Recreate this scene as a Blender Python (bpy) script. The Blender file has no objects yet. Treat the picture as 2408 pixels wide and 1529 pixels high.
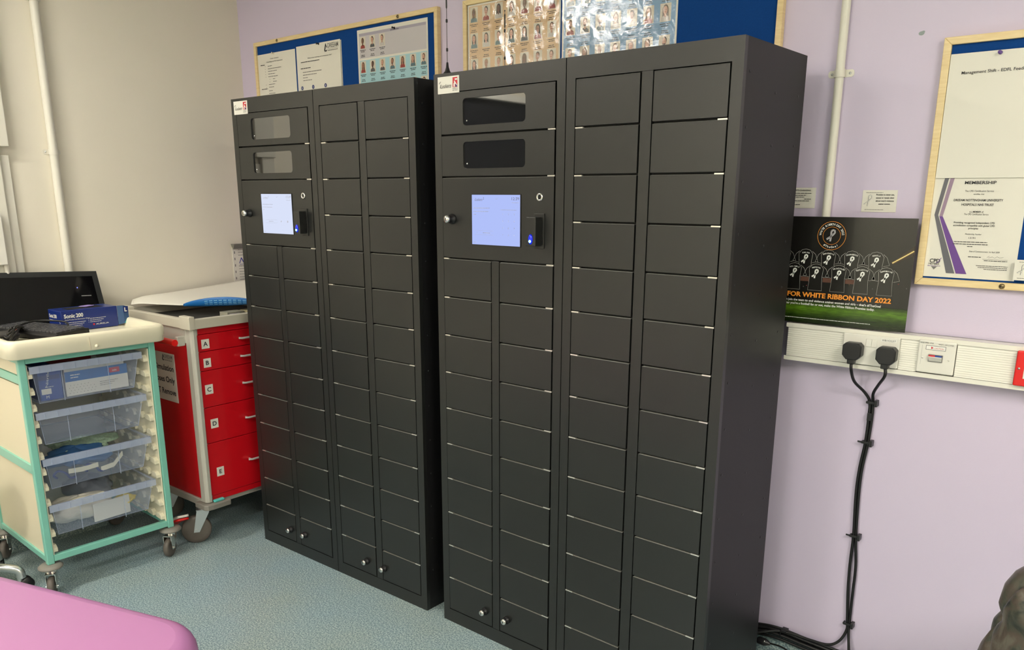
import bpy, bmesh, math, random
from mathutils import Vector, Matrix
random.seed(7)
S = bpy.context.scene
COL = S.collection
PI = math.pi

# ------------------------------------------------------------------ camera
IMG_W, IMG_H = 2408.0, 1529.0
YAW, PITCH, ROLL = 0.6950778, -0.2483054, 0.0028262
FPX, PY = 1885.428, 934.49
cam_data = bpy.data.cameras.new('camera')
cam = bpy.data.objects.new('camera', cam_data)
COL.objects.link(cam)
fwd = Vector((-math.sin(YAW)*math.cos(PITCH), math.cos(YAW)*math.cos(PITCH), math.sin(PITCH)))
rgt = Vector((math.cos(YAW), math.sin(YAW), 0))
upv = rgt.cross(fwd)
r2 = rgt*math.cos(ROLL) + upv*math.sin(ROLL)
u2 = -rgt*math.sin(ROLL) + upv*math.cos(ROLL)
M = Matrix((r2, u2, -fwd)).transposed().to_4x4()
M.translation = Vector((2.531488, -2.360863, 1.495516))
cam.matrix_world = M
cam_data.sensor_fit = 'HORIZONTAL'
cam_data.sensor_width = 36.0
cam_data.lens = FPX*36.0/IMG_W
cam_data.shift_y = (PY-IMG_H/2)/IMG_W
cam_data.clip_start = 0.02
S.camera = cam

# ------------------------------------------------------------------ world, exposure
world = bpy.data.worlds.new('room_world')
S.world = world
world.use_nodes = True
world.node_tree.nodes['Background'].inputs[0].default_value = (0.5, 0.5, 0.5, 1)
world.node_tree.nodes['Background'].inputs[1].default_value = 0.05
S.view_settings.view_transform = 'Standard'
S.view_settings.look = 'None'
S.view_settings.gamma = 1.0
S.view_settings.use_curve_mapping = False
S.view_settings.exposure = 0.0

# ceiling lamps, second and fourth unseen and added as fill: (x, y, size x, size y, strength)
LAMPS = [(-0.52, -2.20, 0.14, 1.2, 62.0), (1.6, -3.3, 0.3, 1.2, 50.0), (3.75, -2.10, 0.3, 1.2, 74.0), (0.4, -4.6, 0.3, 1.2, 64.0)]
CEIL = 2.62
XL, XR, YF = -1.1565, 4.7, -5.4

# ------------------------------------------------------------------ materials
def srgb(r, g, b):
    f = lambda c: (c/12.92 if c <= 0.04045 else ((c+0.055)/1.055)**2.4)
    return (f(r/255.), f(g/255.), f(b/255.), 1.0)
MATS = {}
def mat(name, col=(0.8, 0.8, 0.8, 1), rough=0.5, metal=0.0, spec=0.5, coat=0.0, coat_rough=0.05, bump=None, mott=None, emis=None, estr=0.0, ior=None):
    """principled material; bump=(scale, strength, distance); mott=(scale, amount) mottles the colour"""
    if name in MATS: return MATS[name]
    m = bpy.data.materials.new(name); m.use_nodes = True
    nt = m.node_tree; n = nt.nodes; l = nt.links; b = n['Principled BSDF']
    b.inputs['Base Color'].default_value = col
    b.inputs['Roughness'].default_value = rough
    b.inputs['Metallic'].default_value = metal
    b.inputs['Specular IOR Level'].default_value = spec
    b.inputs['Coat Weight'].default_value = coat
    b.inputs['Coat Roughness'].default_value = coat_rough
    if ior: b.inputs['IOR'].default_value = ior
    tc = n.new('ShaderNodeTexCoord')
    if emis:
        b.inputs['Emission Color'].default_value = emis
        b.inputs['Emission Strength'].default_value = estr
    if bump:
        t = n.new('ShaderNodeTexNoise'); t.inputs['Scale'].default_value = bump[0]; t.inputs['Detail'].default_value = 3
        bp = n.new('ShaderNodeBump'); bp.inputs['Strength'].default_value = bump[1]; bp.inputs['Distance'].default_value = bump[2]
        l.new(tc.outputs['Object'], t.inputs['Vector']); l.new(t.outputs['Fac'], bp.inputs['Height']); l.new(bp.outputs['Normal'], b.inputs['Normal'])
    if mott:
        t = n.new('ShaderNodeTexNoise'); t.inputs['Scale'].default_value = mott[0]; t.inputs['Detail'].default_value = 4
        mx = n.new('ShaderNodeMix'); mx.data_type = 'RGBA'
        k = mott[1]
        mx.inputs[6].default_value = (col[0]*(1-k), col[1]*(1-k), col[2]*(1-k), 1)
        mx.inputs[7].default_value = (min(1, col[0]*(1+k)), min(1, col[1]*(1+k)), min(1, col[2]*(1+k)), 1)
        l.new(tc.outputs['Object'], t.inputs['Vector']); l.new(t.outputs['Fac'], mx.inputs[0]); l.new(mx.outputs[2], b.inputs['Base Color'])
    MATS[name] = m
    return m

M_lock = mat('charcoal_powder_coat', srgb(27, 28, 27), 0.34, 0, 0.62, bump=(900, 0.25, 0.0006))
M_edgelight = mat('door_top_edge_light', srgb(150, 150, 142), 0.4, 0.2)  # pale colour paints the light caught along the door tops
M_lockside = mat('charcoal_side_sheet', srgb(25, 25, 26), 0.45, 0, 0.32, bump=(900, 0.2, 0.0005))
M_dark = mat('dark_gap', srgb(12, 12, 13), 0.7)
M_black = mat('black_plastic', srgb(22, 22, 24), 0.38)
M_rubber = mat('black_cable_rubber', srgb(16, 16, 17), 0.45)
M_tint = mat('tinted_glazing', srgb(14, 14, 15), 0.03, 0, 1.0, ior=1.9)
M_chrome = mat('chrome', (0.78, 0.77, 0.74, 1), 0.12, 1.0)
M_hinge = mat('zinc_hinge', (0.82, 0.79, 0.72, 1), 0.3, 0.8)
M_handle = mat('satin_metal', (0.8, 0.78, 0.74, 1), 0.35, 0.55)
M_zinc = mat('zinc_steel', (0.62, 0.64, 0.64, 1), 0.28, 0.9)
M_white = mat('white_plastic', srgb(228, 226, 216), 0.35)
M_trunk = mat('trunking_plastic', srgb(232, 230, 218), 0.3)
M_pipe = mat('painted_conduit', srgb(222, 219, 206), 0.38)
M_paper = mat('paper', srgb(226, 223, 211), 0.55, bump=(120, 0.1, 0.0005))
M_ink = mat('dark_ink', srgb(38, 38, 42), 0.6)
M_greyink = mat('grey_ink', srgb(120, 118, 116), 0.6)
M_felt = mat('blue_felt', srgb(20, 66, 132), 0.9, 0, 0.1, bump=(1500, 0.5, 0.001), mott=(300, 0.12))
M_tray = mat('cream_abs_plastic', srgb(232, 226, 200), 0.32)
M_mint = mat('mint_powder_coat', srgb(128, 196, 178), 0.3, coat=0.3)
M_cream = mat('cream_laminate', srgb(226, 214, 186), 0.35, mott=(3, 0.04))
M_red = mat('red_enamel', srgb(200, 16, 28), 0.28, coat=0.3)
M_redp = mat('red_plastic', srgb(222, 28, 26), 0.3)
M_alu = mat('aluminium_extrusion', srgb(190, 187, 176), 0.4, 0.25)
M_gtop = mat('grey_moulded_top', srgb(196, 191, 174), 0.36)
M_bump = mat('grey_rubber_bumper', srgb(128, 124, 116), 0.5)
M_wheel = mat('grey_wheel_rubber', srgb(92, 85, 78), 0.5, mott=(40, 0.12))
M_wheeld = mat('wheel_hub_plastic', srgb(74, 72, 82), 0.45)
M_teal = mat('teal_plastic', srgb(90, 190, 182), 0.3)
M_purple = mat('mauve_vinyl', srgb(174, 116, 164), 0.36, coat=0.1, coat_rough=0.2, bump=(700, 0.15, 0.0006))
M_blueink = mat('blue_print', srgb(24, 66, 150), 0.4)
M_navy = mat('navy_card', srgb(22, 44, 116), 0.3)
M_skyblue = mat('sky_blue_print', srgb(24, 104, 176), 0.35)
M_orange = mat('orange_print', srgb(240, 150, 50), 0.4)
M_whiteink = mat('white_print', srgb(235, 235, 228), 0.4)
M_pblack = mat('poster_black', srgb(26, 25, 23), 0.22, coat=0.2)
M_yellow = mat('yellow_plastic', srgb(226, 200, 70), 0.4)
M_rered = mat('red_print', srgb(196, 34, 52), 0.4)
M_peach = mat('peach_print', srgb(214, 178, 132), 0.4)
M_bluesh = mat('mid_blue_print', srgb(104, 152, 192), 0.4)
M_ltblue = mat('pale_blue_print', srgb(164, 206, 214), 0.45)
M_ltgrey = mat('pale_grey_print', srgb(196, 192, 194), 0.45)
M_lilacbar = mat('lilac_grey_print', srgb(168, 162, 176), 0.45)
M_cardbg = mat('portrait_background', srgb(214, 206, 188), 0.45)
SKIN = [mat('skin_print_light', srgb(206, 160, 138), 0.5), mat('skin_print_mid', srgb(170, 122, 98), 0.5), mat('skin_print_deep', srgb(112, 82, 66), 0.5)]
HAIR = [mat('hair_print_dark', srgb(48, 42, 42), 0.5), mat('hair_print_brown', srgb(100, 78, 64), 0.5), mat('hair_print_fair', srgb(166, 138, 100), 0.5)]
CLOTH = [mat('clothes_print_grey', srgb(84, 88, 92), 0.5), mat('clothes_print_teal', srgb(88, 116, 124), 0.5), mat('clothes_print_red', srgb(150, 58, 54), 0.5), mat('clothes_print_pale', srgb(196, 190, 184), 0.5)]
M_sgrey = mat('slate_print', srgb(98, 98, 104), 0.45)
M_spurp = mat('purple_print', srgb(104, 62, 142), 0.45)
M_spurl = mat('light_purple_print', srgb(152, 128, 150), 0.45)
M_brass = mat('aged_brass', (0.35, 0.27, 0.14, 1), 0.35, 0.9)
M_jacket = None

def mat_wood():
    m = bpy.data.materials.new('pale_pine'); m.use_nodes = True
    nt = m.node_tree; n = nt.nodes; l = nt.links; b = n['Principled BSDF']
    tc = n.new('ShaderNodeTexCoord'); mp = n.new('ShaderNodeMapping'); mp.inputs['Scale'].default_value = (6, 6, 60)
    t = n.new('ShaderNodeTexNoise'); t.inputs['Scale'].default_value = 3; t.inputs['Detail'].default_value = 5; t.inputs['Distortion'].default_value = 0.6
    cr = n.new('ShaderNodeValToRGB'); cr.color_ramp.elements[0].position = 0.3; cr.color_ramp.elements[1].position = 0.72
    cr.color_ramp.elements[0].color = srgb(222, 196, 142); cr.color_ramp.elements[1].color = srgb(236, 214, 164)
    l.new(tc.outputs['Object'], mp.inputs[0]); l.new(mp.outputs[0], t.inputs['Vector']); l.new(t.outputs['Fac'], cr.inputs[0]); l.new(cr.outputs[0], b.inputs['Base Color'])
    b.inputs['Roughness'].default_value = 0.4
    return m
M_wood = mat_wood()

def mat_wall(name, col, col2):
    m = bpy.data.materials.new(name); m.use_nodes = True
    nt = m.node_tree; n = nt.nodes; l = nt.links; b = n['Principled BSDF']
    tc = n.new('ShaderNodeTexCoord')
    t = n.new('ShaderNodeTexNoise'); t.inputs['Scale'].default_value = 1.4; t.inputs['Detail'].default_value = 3
    mx = n.new('ShaderNodeMix'); mx.data_type = 'RGBA'; mx.inputs[6].default_value = col; mx.inputs[7].default_value = col2
    t2 = n.new('ShaderNodeTexNoise'); t2.inputs['Scale'].default_value = 260; t2.inputs['Detail'].default_value = 3
    bp = n.new('ShaderNodeBump'); bp.inputs['Strength'].default_value = 0.18; bp.inputs['Distance'].default_value = 0.001
    l.new(tc.outputs['Object'], t.inputs['Vector']); l.new(t.outputs['Fac'], mx.inputs[0]); l.new(mx.outputs[2], b.inputs['Base Color'])
    l.new(tc.outputs['Object'], t2.inputs['Vector']); l.new(t2.outputs['Fac'], bp.inputs['Height']); l.new(bp.outputs['Normal'], b.inputs['Normal'])
    b.inputs['Roughness'].default_value = 0.48
    return m
M_lilac = mat_wall('lilac_wall_paint', srgb(206, 194, 218), srgb(210, 199, 220))
M_whitewall = mat_wall('off_white_wall_paint', srgb(228, 222, 204), srgb(232, 226, 210))
M_ceil = mat_wall('white_ceiling_paint', srgb(236, 234, 226), srgb(240, 238, 230))

def mat_floor():
    m = bpy.data.materials.new('speckled_blue_grey_vinyl'); m.use_nodes = True
    nt = m.node_tree; n = nt.nodes; l = nt.links; b = n['Principled BSDF']
    tc = n.new('ShaderNodeTexCoord')
    t = n.new('ShaderNodeTexNoise'); t.inputs['Scale'].default_value = 190; t.inputs['Detail'].default_value = 2
    cr = n.new('ShaderNodeValToRGB')
    e = cr.color_ramp.elements; e[0].position = 0.36; e[0].color = srgb(104, 124, 132); e[1].position = 0.66; e[1].color = srgb(188, 200, 196)
    k = e.new(0.5); k.color = srgb(142, 160, 164)
    t2 = n.new('ShaderNodeTexNoise'); t2.inputs['Scale'].default_value = 2.4; t2.inputs['Detail'].default_value = 4
    cr2 = n.new('ShaderNodeValToRGB'); cr2.color_ramp.elements[0].position = 0.35; cr2.color_ramp.elements[0].color = (0.92, 1.0, 1.06, 1)
    cr2.color_ramp.elements[1].position = 0.75; cr2.color_ramp.elements[1].color = (1.04, 1.0, 0.9, 1)
    mx = n.new('ShaderNodeMix'); mx.data_type = 'RGBA'; mx.blend_type = 'MULTIPLY'; mx.inputs[0].default_value = 1.0
    l.new(tc.outputs['Object'], t.inputs['Vector']); l.new(t.outputs['Fac'], cr.inputs[0])
    l.new(tc.outputs['Object'], t2.inputs['Vector']); l.new(t2.outputs['Fac'], cr2.inputs[0])
    l.new(cr.outputs[0], mx.inputs[6]); l.new(cr2.outputs[0], mx.inputs[7]); l.new(mx.outputs[2], b.inputs['Base Color'])
    b.inputs['Roughness'].default_value = 0.42
    bp = n.new('ShaderNodeBump'); bp.inputs['Strength'].default_value = 0.15; bp.inputs['Distance'].default_value = 0.001
    l.new(t.outputs['Fac'], bp.inputs['Height']); l.new(bp.outputs['Normal'], b.inputs['Normal'])
    return m
M_floor = mat_floor()

def mat_clear(name, tint, alpha, rough=0.15, bump=None):
    """thin translucent plastic: partly see-through, partly pale reflecting surface"""
    m = bpy.data.materials.new(name); m.use_nodes = True
    nt = m.node_tree; n = nt.nodes; l = nt.links; b = n['Principled BSDF']; out = n['Material Output']
    b.inputs['Base Color'].default_value = tint; b.inputs['Roughness'].default_value = rough
    tr = n.new('ShaderNodeBsdfTransparent'); tr.inputs[0].default_value = (0.94, 0.96, 1.0, 1)
    mx = n.new('ShaderNodeMixShader'); mx.inputs[0].default_value = alpha
    l.new(tr.outputs[0], mx.inputs[1]); l.new(b.outputs[0], mx.inputs[2]); l.new(mx.outputs[0], out.inputs[0])
    return m
M_clear = mat_clear('frosted_clear_plastic', srgb(186, 196, 220), 0.23, 0.15)
M_clearrim = mat_clear('frosted_clear_rim', srgb(200, 210, 232), 0.42, 0.2)
M_bag = mat_clear('clear_polythene_bag', srgb(190, 205, 225), 0.45, 0.1)

def mat_sleeve():
    m = bpy.data.materials.new('wrinkled_plastic_sleeve'); m.use_nodes = True
    nt = m.node_tree; n = nt.nodes; l = nt.links; out = n['Material Output']
    n.remove(n['Principled BSDF'])
    tc = n.new('ShaderNodeTexCoord')
    t = n.new('ShaderNodeTexNoise'); t.inputs['Scale'].default_value = 20; t.inputs['Detail'].default_value = 6; t.inputs['Distortion'].default_value = 1.5
    bp = n.new('ShaderNodeBump'); bp.inputs['Strength'].default_value = 0.7; bp.inputs['Distance'].default_value = 0.0032
    g = n.new('ShaderNodeBsdfGlossy'); g.inputs['Roughness'].default_value = 0.10; g.inputs['Color'].default_value = (1, 1, 1, 1)
    tr = n.new('ShaderNodeBsdfTransparent')
    mx = n.new('ShaderNodeMixShader'); mx.inputs[0].default_value = 0.11
    l.new(tc.outputs['Object'], t.inputs['Vector']); l.new(t.outputs['Fac'], bp.inputs['Height']); l.new(bp.outputs['Normal'], g.inputs['Normal'])
    l.new(tr.outputs[0], mx.inputs[1]); l.new(g.outputs[0], mx.inputs[2]); l.new(mx.outputs[0], out.inputs[0])
    return m
M_sleeve = mat_sleeve()

def mat_grass():
    m = bpy.data.materials.new('printed_pitch_grass'); m.use_nodes = True
    nt = m.node_tree; n = nt.nodes; l = nt.links; b = n['Principled BSDF']
    tc = n.new('ShaderNodeTexCoord'); mp = n.new('ShaderNodeMapping'); mp.inputs['Scale'].default_value = (40, 40, 260)
    t = n.new('ShaderNodeTexNoise'); t.inputs['Scale'].default_value = 1.0; t.inputs['Detail'].default_value = 4
    sx = n.new('ShaderNodeSeparateXYZ'); l.new(tc.outputs['Generated'], sx.inputs[0])
    cr = n.new('ShaderNodeValToRGB'); e = cr.color_ramp.elements
    e[0].position = 0.0; e[0].color = srgb(24, 34, 14); e[1].position = 1.0; e[1].color = srgb(28, 32, 20)
    k = e.new(0.35); k.color = srgb(44, 66, 18); k = e.new(0.68); k.color = srgb(96, 138, 30)
    cr2 = n.new('ShaderNodeValToRGB'); cr2.color_ramp.elements[0].position = 0.3; cr2.color_ramp.elements[0].color = (0.45, 0.45, 0.45, 1); cr2.color_ramp.elements[1].position = 0.7
    mx = n.new('ShaderNodeMix'); mx.data_type = 'RGBA'; mx.blend_type = 'MULTIPLY'; mx.inputs[0].default_value = 1.0
    l.new(tc.outputs['Object'], mp.inputs[0]); l.new(mp.outputs[0], t.inputs['Vector']); l.new(t.outputs['Fac'], cr2.inputs[0])
    l.new(sx.outputs[2], cr.inputs[0]); l.new(cr.outputs[0], mx.inputs[6]); l.new(cr2.outputs[0], mx.inputs[7]); l.new(mx.outputs[2], b.inputs['Base Color'])
    b.inputs['Roughness'].default_value = 0.25
    return m
M_grass = mat_grass()

def mat_camo():
    m = bpy.data.materials.new('dark_camouflage_nylon'); m.use_nodes = True
    nt = m.node_tree; n = nt.nodes; l = nt.links; b = n['Principled BSDF']
    tc = n.new('ShaderNodeTexCoord')
    t = n.new('ShaderNodeTexNoise'); t.inputs['Scale'].default_value = 16; t.inputs['Detail'].default_value = 3; t.inputs['Distortion'].default_value = 1.0
    cr = n.new('ShaderNodeValToRGB'); e = cr.color_ramp.elements
    e[0].position = 0.38; e[0].color = srgb(44, 48, 44); e[1].position = 0.66; e[1].color = srgb(98, 94, 84)
    k = e.new(0.47); k.color = srgb(74, 74, 64); k = e.new(0.56); k.color = srgb(82, 72, 64)
    t2 = n.new('ShaderNodeTexNoise'); t2.inputs['Scale'].default_value = 45; t2.inputs['Detail'].default_value = 3
    bp = n.new('ShaderNodeBump'); bp.inputs['Strength'].default_value = 0.4; bp.inputs['Distance'].default_value = 0.006
    l.new(tc.outputs['Object'], t.inputs['Vector']); l.new(t.outputs['Fac'], cr.inputs[0]); l.new(cr.outputs[0], b.inputs['Base Color'])
    l.new(tc.outputs['Object'], t2.inputs['Vector']); l.new(t2.outputs['Fac'], bp.inputs['Height']); l.new(bp.outputs['Normal'], b.inputs['Normal'])
    b.inputs['Roughness'].default_value = 0.4
    return m
M_jacket = mat_camo()
def mat_emit(name, col, s):
    m = bpy.data.materials.new(name); m.use_nodes = True
    nt = m.node_tree; n = nt.nodes; l = nt.links
    n.remove(n['Principled BSDF']); e = n.new('ShaderNodeEmission'); e.inputs[0].default_value = col; e.inputs[1].default_value = s
    l.new(e.outputs[0], n['Material Output'].inputs[0])
    return m

# ------------------------------------------------------------------ mesh builder
class MB:
    def __init__(s): s.v = []; s.f = []; s.m = []; s.sm = []
    def add(s, vs, fs, mi=0, smooth=False):
        o = len(s.v); s.v += [tuple(p) for p in vs]
        for f in fs: s.f.append([i+o for i in f]); s.m.append(mi); s.sm.append(smooth)
    def box(s, a, b, mi=0, T=None):
        x0, y0, z0 = a; x1, y1, z1 = b
        if x0 > x1: x0, x1 = x1, x0
        if y0 > y1: y0, y1 = y1, y0
        if z0 > z1: z0, z1 = z1, z0
        vs = [(x0,y0,z0),(x1,y0,z0),(x1,y1,z0),(x0,y1,z0),(x0,y0,z1),(x1,y0,z1),(x1,y1,z1),(x0,y1,z1)]
        if T: vs = [T @ Vector(p) for p in vs]
        s.add(vs, [(0,3,2,1),(4,5,6,7),(0,1,5,4),(1,2,6,5),(2,3,7,6),(3,0,4,7)], mi)
    def tube(s, pts, r, n=10, mi=0, caps=True, rs=None):
        pts = [Vector(p) for p in pts]; rings = []
        prev = None
        for i, p in enumerate(pts):
            t = (pts[min(i+1, len(pts)-1)] - pts[max(i-1, 0)]).normalized()
            if prev is None:
                a = t.cross(Vector((0,0,1)))
                if a.length < 0.1: a = t.cross(Vector((1,0,0)))
                a.normalize()
            else:
                a = (prev - t*prev.dot(t)).normalized()
            prev = a; b = t.cross(a); rr = rs[i] if rs else r
            rings.append([p + a*rr*math.cos(2*PI*k/n) + b*rr*math.sin(2*PI*k/n) for k in range(n)])
        vs = [q for g in rings for q in g]; fs = []
        for i in range(len(pts)-1):
            for k in range(n): fs.append((i*n+k, i*n+(k+1) % n, (i+1)*n+(k+1) % n, (i+1)*n+k))
        s.add(vs, fs, mi, True)
        if caps: s.add(rings[0], [tuple(range(n))[::-1]], mi); s.add(rings[-1], [tuple(range(n))], mi)
    def cyl(s, a, b, r, n=20, mi=0, r2=None): s.tube([a, b], r, n, mi, rs=[r, r if r2 is None else r2])
    def lathe(s, prof, o=(0,0,0), axis='z', n=24, mi=0):
        """prof: (radius, height) pairs along the axis"""
        o = Vector(o); rings = []
        for r, h in prof:
            g = []
            for k in range(n):
                c, q = math.cos(2*PI*k/n)*r, math.sin(2*PI*k/n)*r
                p = {'z': (c, q, h), 'y': (c, h, -q), 'x': (h, c, q)}[axis]
                g.append(o + Vector(p))
            rings.append(g)
        vs = [q for g in rings for q in g]; fs = []
        for i in range(len(prof)-1):
            for k in range(n): fs.append((i*n+k, i*n+(k+1) % n, (i+1)*n+(k+1) % n, (i+1)*n+k))
        s.add(vs, fs, mi, True)
        if prof[0][0] > 1e-5: s.add(rings[0], [tuple(range(n))[::-1]], mi)
        if prof[-1][0] > 1e-5: s.add(rings[-1], [tuple(range(n))], mi)
    def prism(s, poly, d0, d1, T, mi=0):
        """poly in (u,v), extruded between depths d0,d1; T maps (u,v,d)->3D"""
        n = len(poly)
        vs = [T(u, v, d0) for u, v in poly] + [T(u, v, d1) for u, v in poly]
        s.add(vs, [tuple(range(n))[::-1], tuple(range(n, 2*n))] + [(i, (i+1) % n, n+(i+1) % n, n+i) for i in range(n)], mi)
    def grid(s, fn, nu, nv, mi=0, smooth=True):
        vs = [fn(i/nu, j/nv) for j in range(nv+1) for i in range(nu+1)]
        s.add(vs, [(j*(nu+1)+i, j*(nu+1)+i+1, (j+1)*(nu+1)+i+1, (j+1)*(nu+1)+i) for j in range(nv) for i in range(nu)], mi, smooth)
    def build(s, name, mats, parent=None, bevel=0, seg=2, loc=None, solid=0, fixn=True):
        me = bpy.data.meshes.new(name); me.from_pydata(s.v, [], s.f)
        if not isinstance(mats, (list, tuple)): mats = [mats]
        for m in mats: me.materials.append(m)
        for p, mi, sm in zip(me.polygons, s.m, s.sm): p.material_index = mi; p.use_smooth = sm
        if fixn:
            bm = bmesh.new(); bm.from_mesh(me); bmesh.ops.recalc_face_normals(bm, faces=bm.faces); bm.to_mesh(me); bm.free()
        o = bpy.data.objects.new(name, me); COL.objects.link(o)
        if parent is not None: o.parent = parent
        if loc: o.location = loc
        if solid:
            md = o.modifiers.new('solid', 'SOLIDIFY'); md.thickness = solid; md.offset = 0
        if bevel:
            md = o.modifiers.new('bevel', 'BEVEL'); md.width = bevel; md.segments = seg; md.limit_method = 'ANGLE'; md.angle_limit = 0.7
        return o

def tag(o, label=None, cat=None, group=None, kind=None):
    if label: o['label'] = label
    if cat: o['category'] = cat
    if group: o['group'] = group
    if kind: o['kind'] = kind
    return o
def thing(name, label, cat, loc=(0,0,0), rz=0, group=None):
    o = bpy.data.objects.new(name, None); COL.objects.link(o); o.location = loc; o.rotation_euler = (0, 0, rz); o.empty_display_size = 0.1
    return tag(o, label, cat, group)
def copy_tree(o, parent=None):
    c = o.copy(); COL.objects.link(c)
    if parent is not None: c.parent = parent
    for ch in list(o.children): copy_tree(ch, c)
    return c

# text as flat mesh outlines
_tc = {}
def text_geo(s, bold=0.0, shear=0.0):
    k = (s, bold, shear)
    if k in _tc: return _tc[k]
    cu = bpy.data.curves.new('t', 'FONT'); cu.body = s; cu.size = 1.0; cu.offset = bold; cu.shear = shear; cu.resolution_u = 3
    ob = bpy.data.objects.new('t', cu); COL.objects.link(ob)
    dg = bpy.context.evaluated_depsgraph_get(); me = bpy.data.meshes.new_from_object(ob.evaluated_get(dg))
    vs = [(v.co.x, v.co.y) for v in me.vertices]; fs = [tuple(p.vertices) for p in me.polygons]
    bpy.data.objects.remove(ob); bpy.data.curves.remove(cu); bpy.data.meshes.remove(me)
    _tc[k] = (vs, fs); return _tc[k]

class Pl:
    """a printed plane: (u, v) metres on the plane, k = layer number above it"""
    def __init__(s, o, eu, ev, en, step=0.0004, warp=None):
        s.o, s.eu, s.ev, s.en, s.step, s.warp = Vector(o), Vector(eu), Vector(ev), Vector(en), step, warp
        s.mb = MB(); s.mats = []
    def P(s, u, v, k=1):
        p = s.o + s.eu*u + s.ev*v + s.en*(k*s.step)
        if s.warp: p = p + s.en*s.warp(u, v)
        return p
    def mi(s, m):
        if m not in s.mats: s.mats.append(m)
        return s.mats.index(m)
    def rect(s, u0, v0, u1, v1, m, k=1): s.poly([(u0, v0), (u1, v0), (u1, v1), (u0, v1)], m, k)
    def poly(s, pts, m, k=1): s.mb.add([s.P(u, v, k) for u, v in pts], [tuple(range(len(pts)))], s.mi(m))
    def ell(s, cu, cv, ru, rv, m, k=1, n=18, a0=0, a1=2*PI):
        s.poly([(cu+ru*math.cos(a0+(a1-a0)*i/n), cv+rv*math.sin(a0+(a1-a0)*i/n)) for i in range(n if abs(a1-a0-2*PI) < 1e-6 else n+1)], m, k)
    def stroke(s, pts, w, m, k=1, closed=False):
        n = len(pts); q = []
        if closed: pts = pts+[pts[0]]
        for i in range(len(pts)):
            a = Vector(pts[max(i-1, 0)]) if not (closed and i == 0) else Vector(pts[-2])
            b = Vector(pts[min(i+1, len(pts)-1)]) if not (closed and i == len(pts)-1) else Vector(pts[1])
            t = (b-a); t = t.normalized() if t.length > 0 else Vector((1, 0)); nn = Vector((-t.y, t.x))*w/2
            q.append((Vector(pts[i])+nn, Vector(pts[i])-nn))
        vs = []
        for a, b in q: vs += [s.P(a.x, a.y, k), s.P(b.x, b.y, k)]
        s.mb.add(vs, [(2*i, 2*i+1, 2*i+3, 2*i+2) for i in range(len(q)-1)], s.mi(m))
    def text(s, t, u, v, size=0.01, m=None, k=2, align='l', bold=0.0, shear=0.0, w=None, rot=0.0, hs=None):
        vs, fs = text_geo(t, bold, shear)
        if not vs: return
        x0 = min(p[0] for p in vs); x1 = max(p[0] for p in vs)
        sx = sy = size
        if w: sx = w/(x1-x0)
        if hs: sy = hs
        off = {'l': -x0*sx, 'c': -(x0+x1)/2*sx, 'r': -x1*sx}[align]
        c, q = math.cos(rot), math.sin(rot); out = []
        for x, y in vs:
            a, b = x*sx+off, y*sy
            out.append(s.P(u+a*c-b*q, v+a*q+b*c, k))
        s.mb.add(out, fs, s.mi(m or M_ink))
    def lines(s, u, v, w, m, h=0.0022, k=2, align='l'):
        """one line of print too small to read, as word-length dashes"""
        if align == 'c': u = u-w/2
        e = u+w; x = u
        while x < e-0.001:
            L = min(random.uniform(0.006, 0.016)*h/0.0022, e-x); s.rect(x, v, x+L*0.88, v+h, m, k); x += L
    def build(s, name, parent=None): return s.mb.build(name, s.mats, parent, fixn=False)
def wall_plane(x, z, y, step=0.0004): return Pl((x, y, z), (1, 0, 0), (0, 0, 1), (0, -1, 0), step)

# ------------------------------------------------------------------ the room
def plane_obj(name, pts, m):
    b = MB(); b.add(pts, [(0, 1, 2, 3)]); o = b.build(name, m, fixn=False); tag(o, kind='structure'); return o
def slab(name, a, b_, m):
    b = MB(); b.box(a, b_); o = b.build(name, m); tag(o, kind='structure'); return o
slab('floor', (XL-0.1, YF-0.1, -0.1), (XR+0.1, 0.1, 0), M_floor)
slab('ceiling', (XL-0.1, YF-0.1, CEIL), (XR+0.1, 0.1, CEIL+0.1), M_ceil)
slab('wall_back', (XL, 0, 0), (XR, 0.1, CEIL), M_lilac)
slab('wall_left', (XL-0.1, YF, 0), (XL, 0.1, CEIL), M_whitewall)
slab('wall_right', (XR, YF, 0), (XR+0.1, 0.1, CEIL), M_whitewall)
slab('wall_front', (XL-0.1, YF-0.1, 0), (XR+0.1, YF, CEIL), M_whitewall)
def cove(name, T, L):
    b = MB(); prof = [(0.0, 0.104), (0.003, 0.104), (0.003, 0.03)]+[(0.027-0.024*math.cos(a), 0.027-0.024*math.sin(a)) for a in [PI*0.5*i/6 for i in range(1, 6)]]+[(0.03, 0.0005), (0.0, 0.0005)]
    n = len(prof); vs = [T(0, d, z) for d, z in prof]+[T(L, d, z) for d, z in prof]
    b.add(vs, [(i, (i+1) % n, n+(i+1) % n, n+i) for i in range(n)]+[tuple(range(n)), tuple(range(n, 2*n))], 0)
    o = b.build(name, M_floor); tag(o, kind='structure')
cove('baseboard_back', lambda t, d, z: (XL+t, -d, z), XR-XL)
cove('baseboard_left', lambda t, d, z: (XL+d, YF+t, z), -YF)
b = MB(); b.box((XL+0.001, -0.007, 0.104), (XR, 0, 0.122)); tag(b.build('trim_1', M_black), kind='structure')
# dark roller blind over a window on the left wall, behind the camera side of the room (seen mirrored in the locker glazing)
b = MB(); b.box((XL, -4.3, 1.02), (XL+0.012, -2.25, 2.09)); w = b.build('window_1', mat('navy_blind_fabric', srgb(24, 26, 32), 0.8)); tag(w, kind='structure')
b = MB(); b.box((XL, -4.34, 2.09), (XL+0.05, -2.21, 2.13)); b.box((XL, -4.34, 0.98), (XL+0.03, -2.21, 1.02)); b.build('window_frame', M_white, w)

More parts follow.
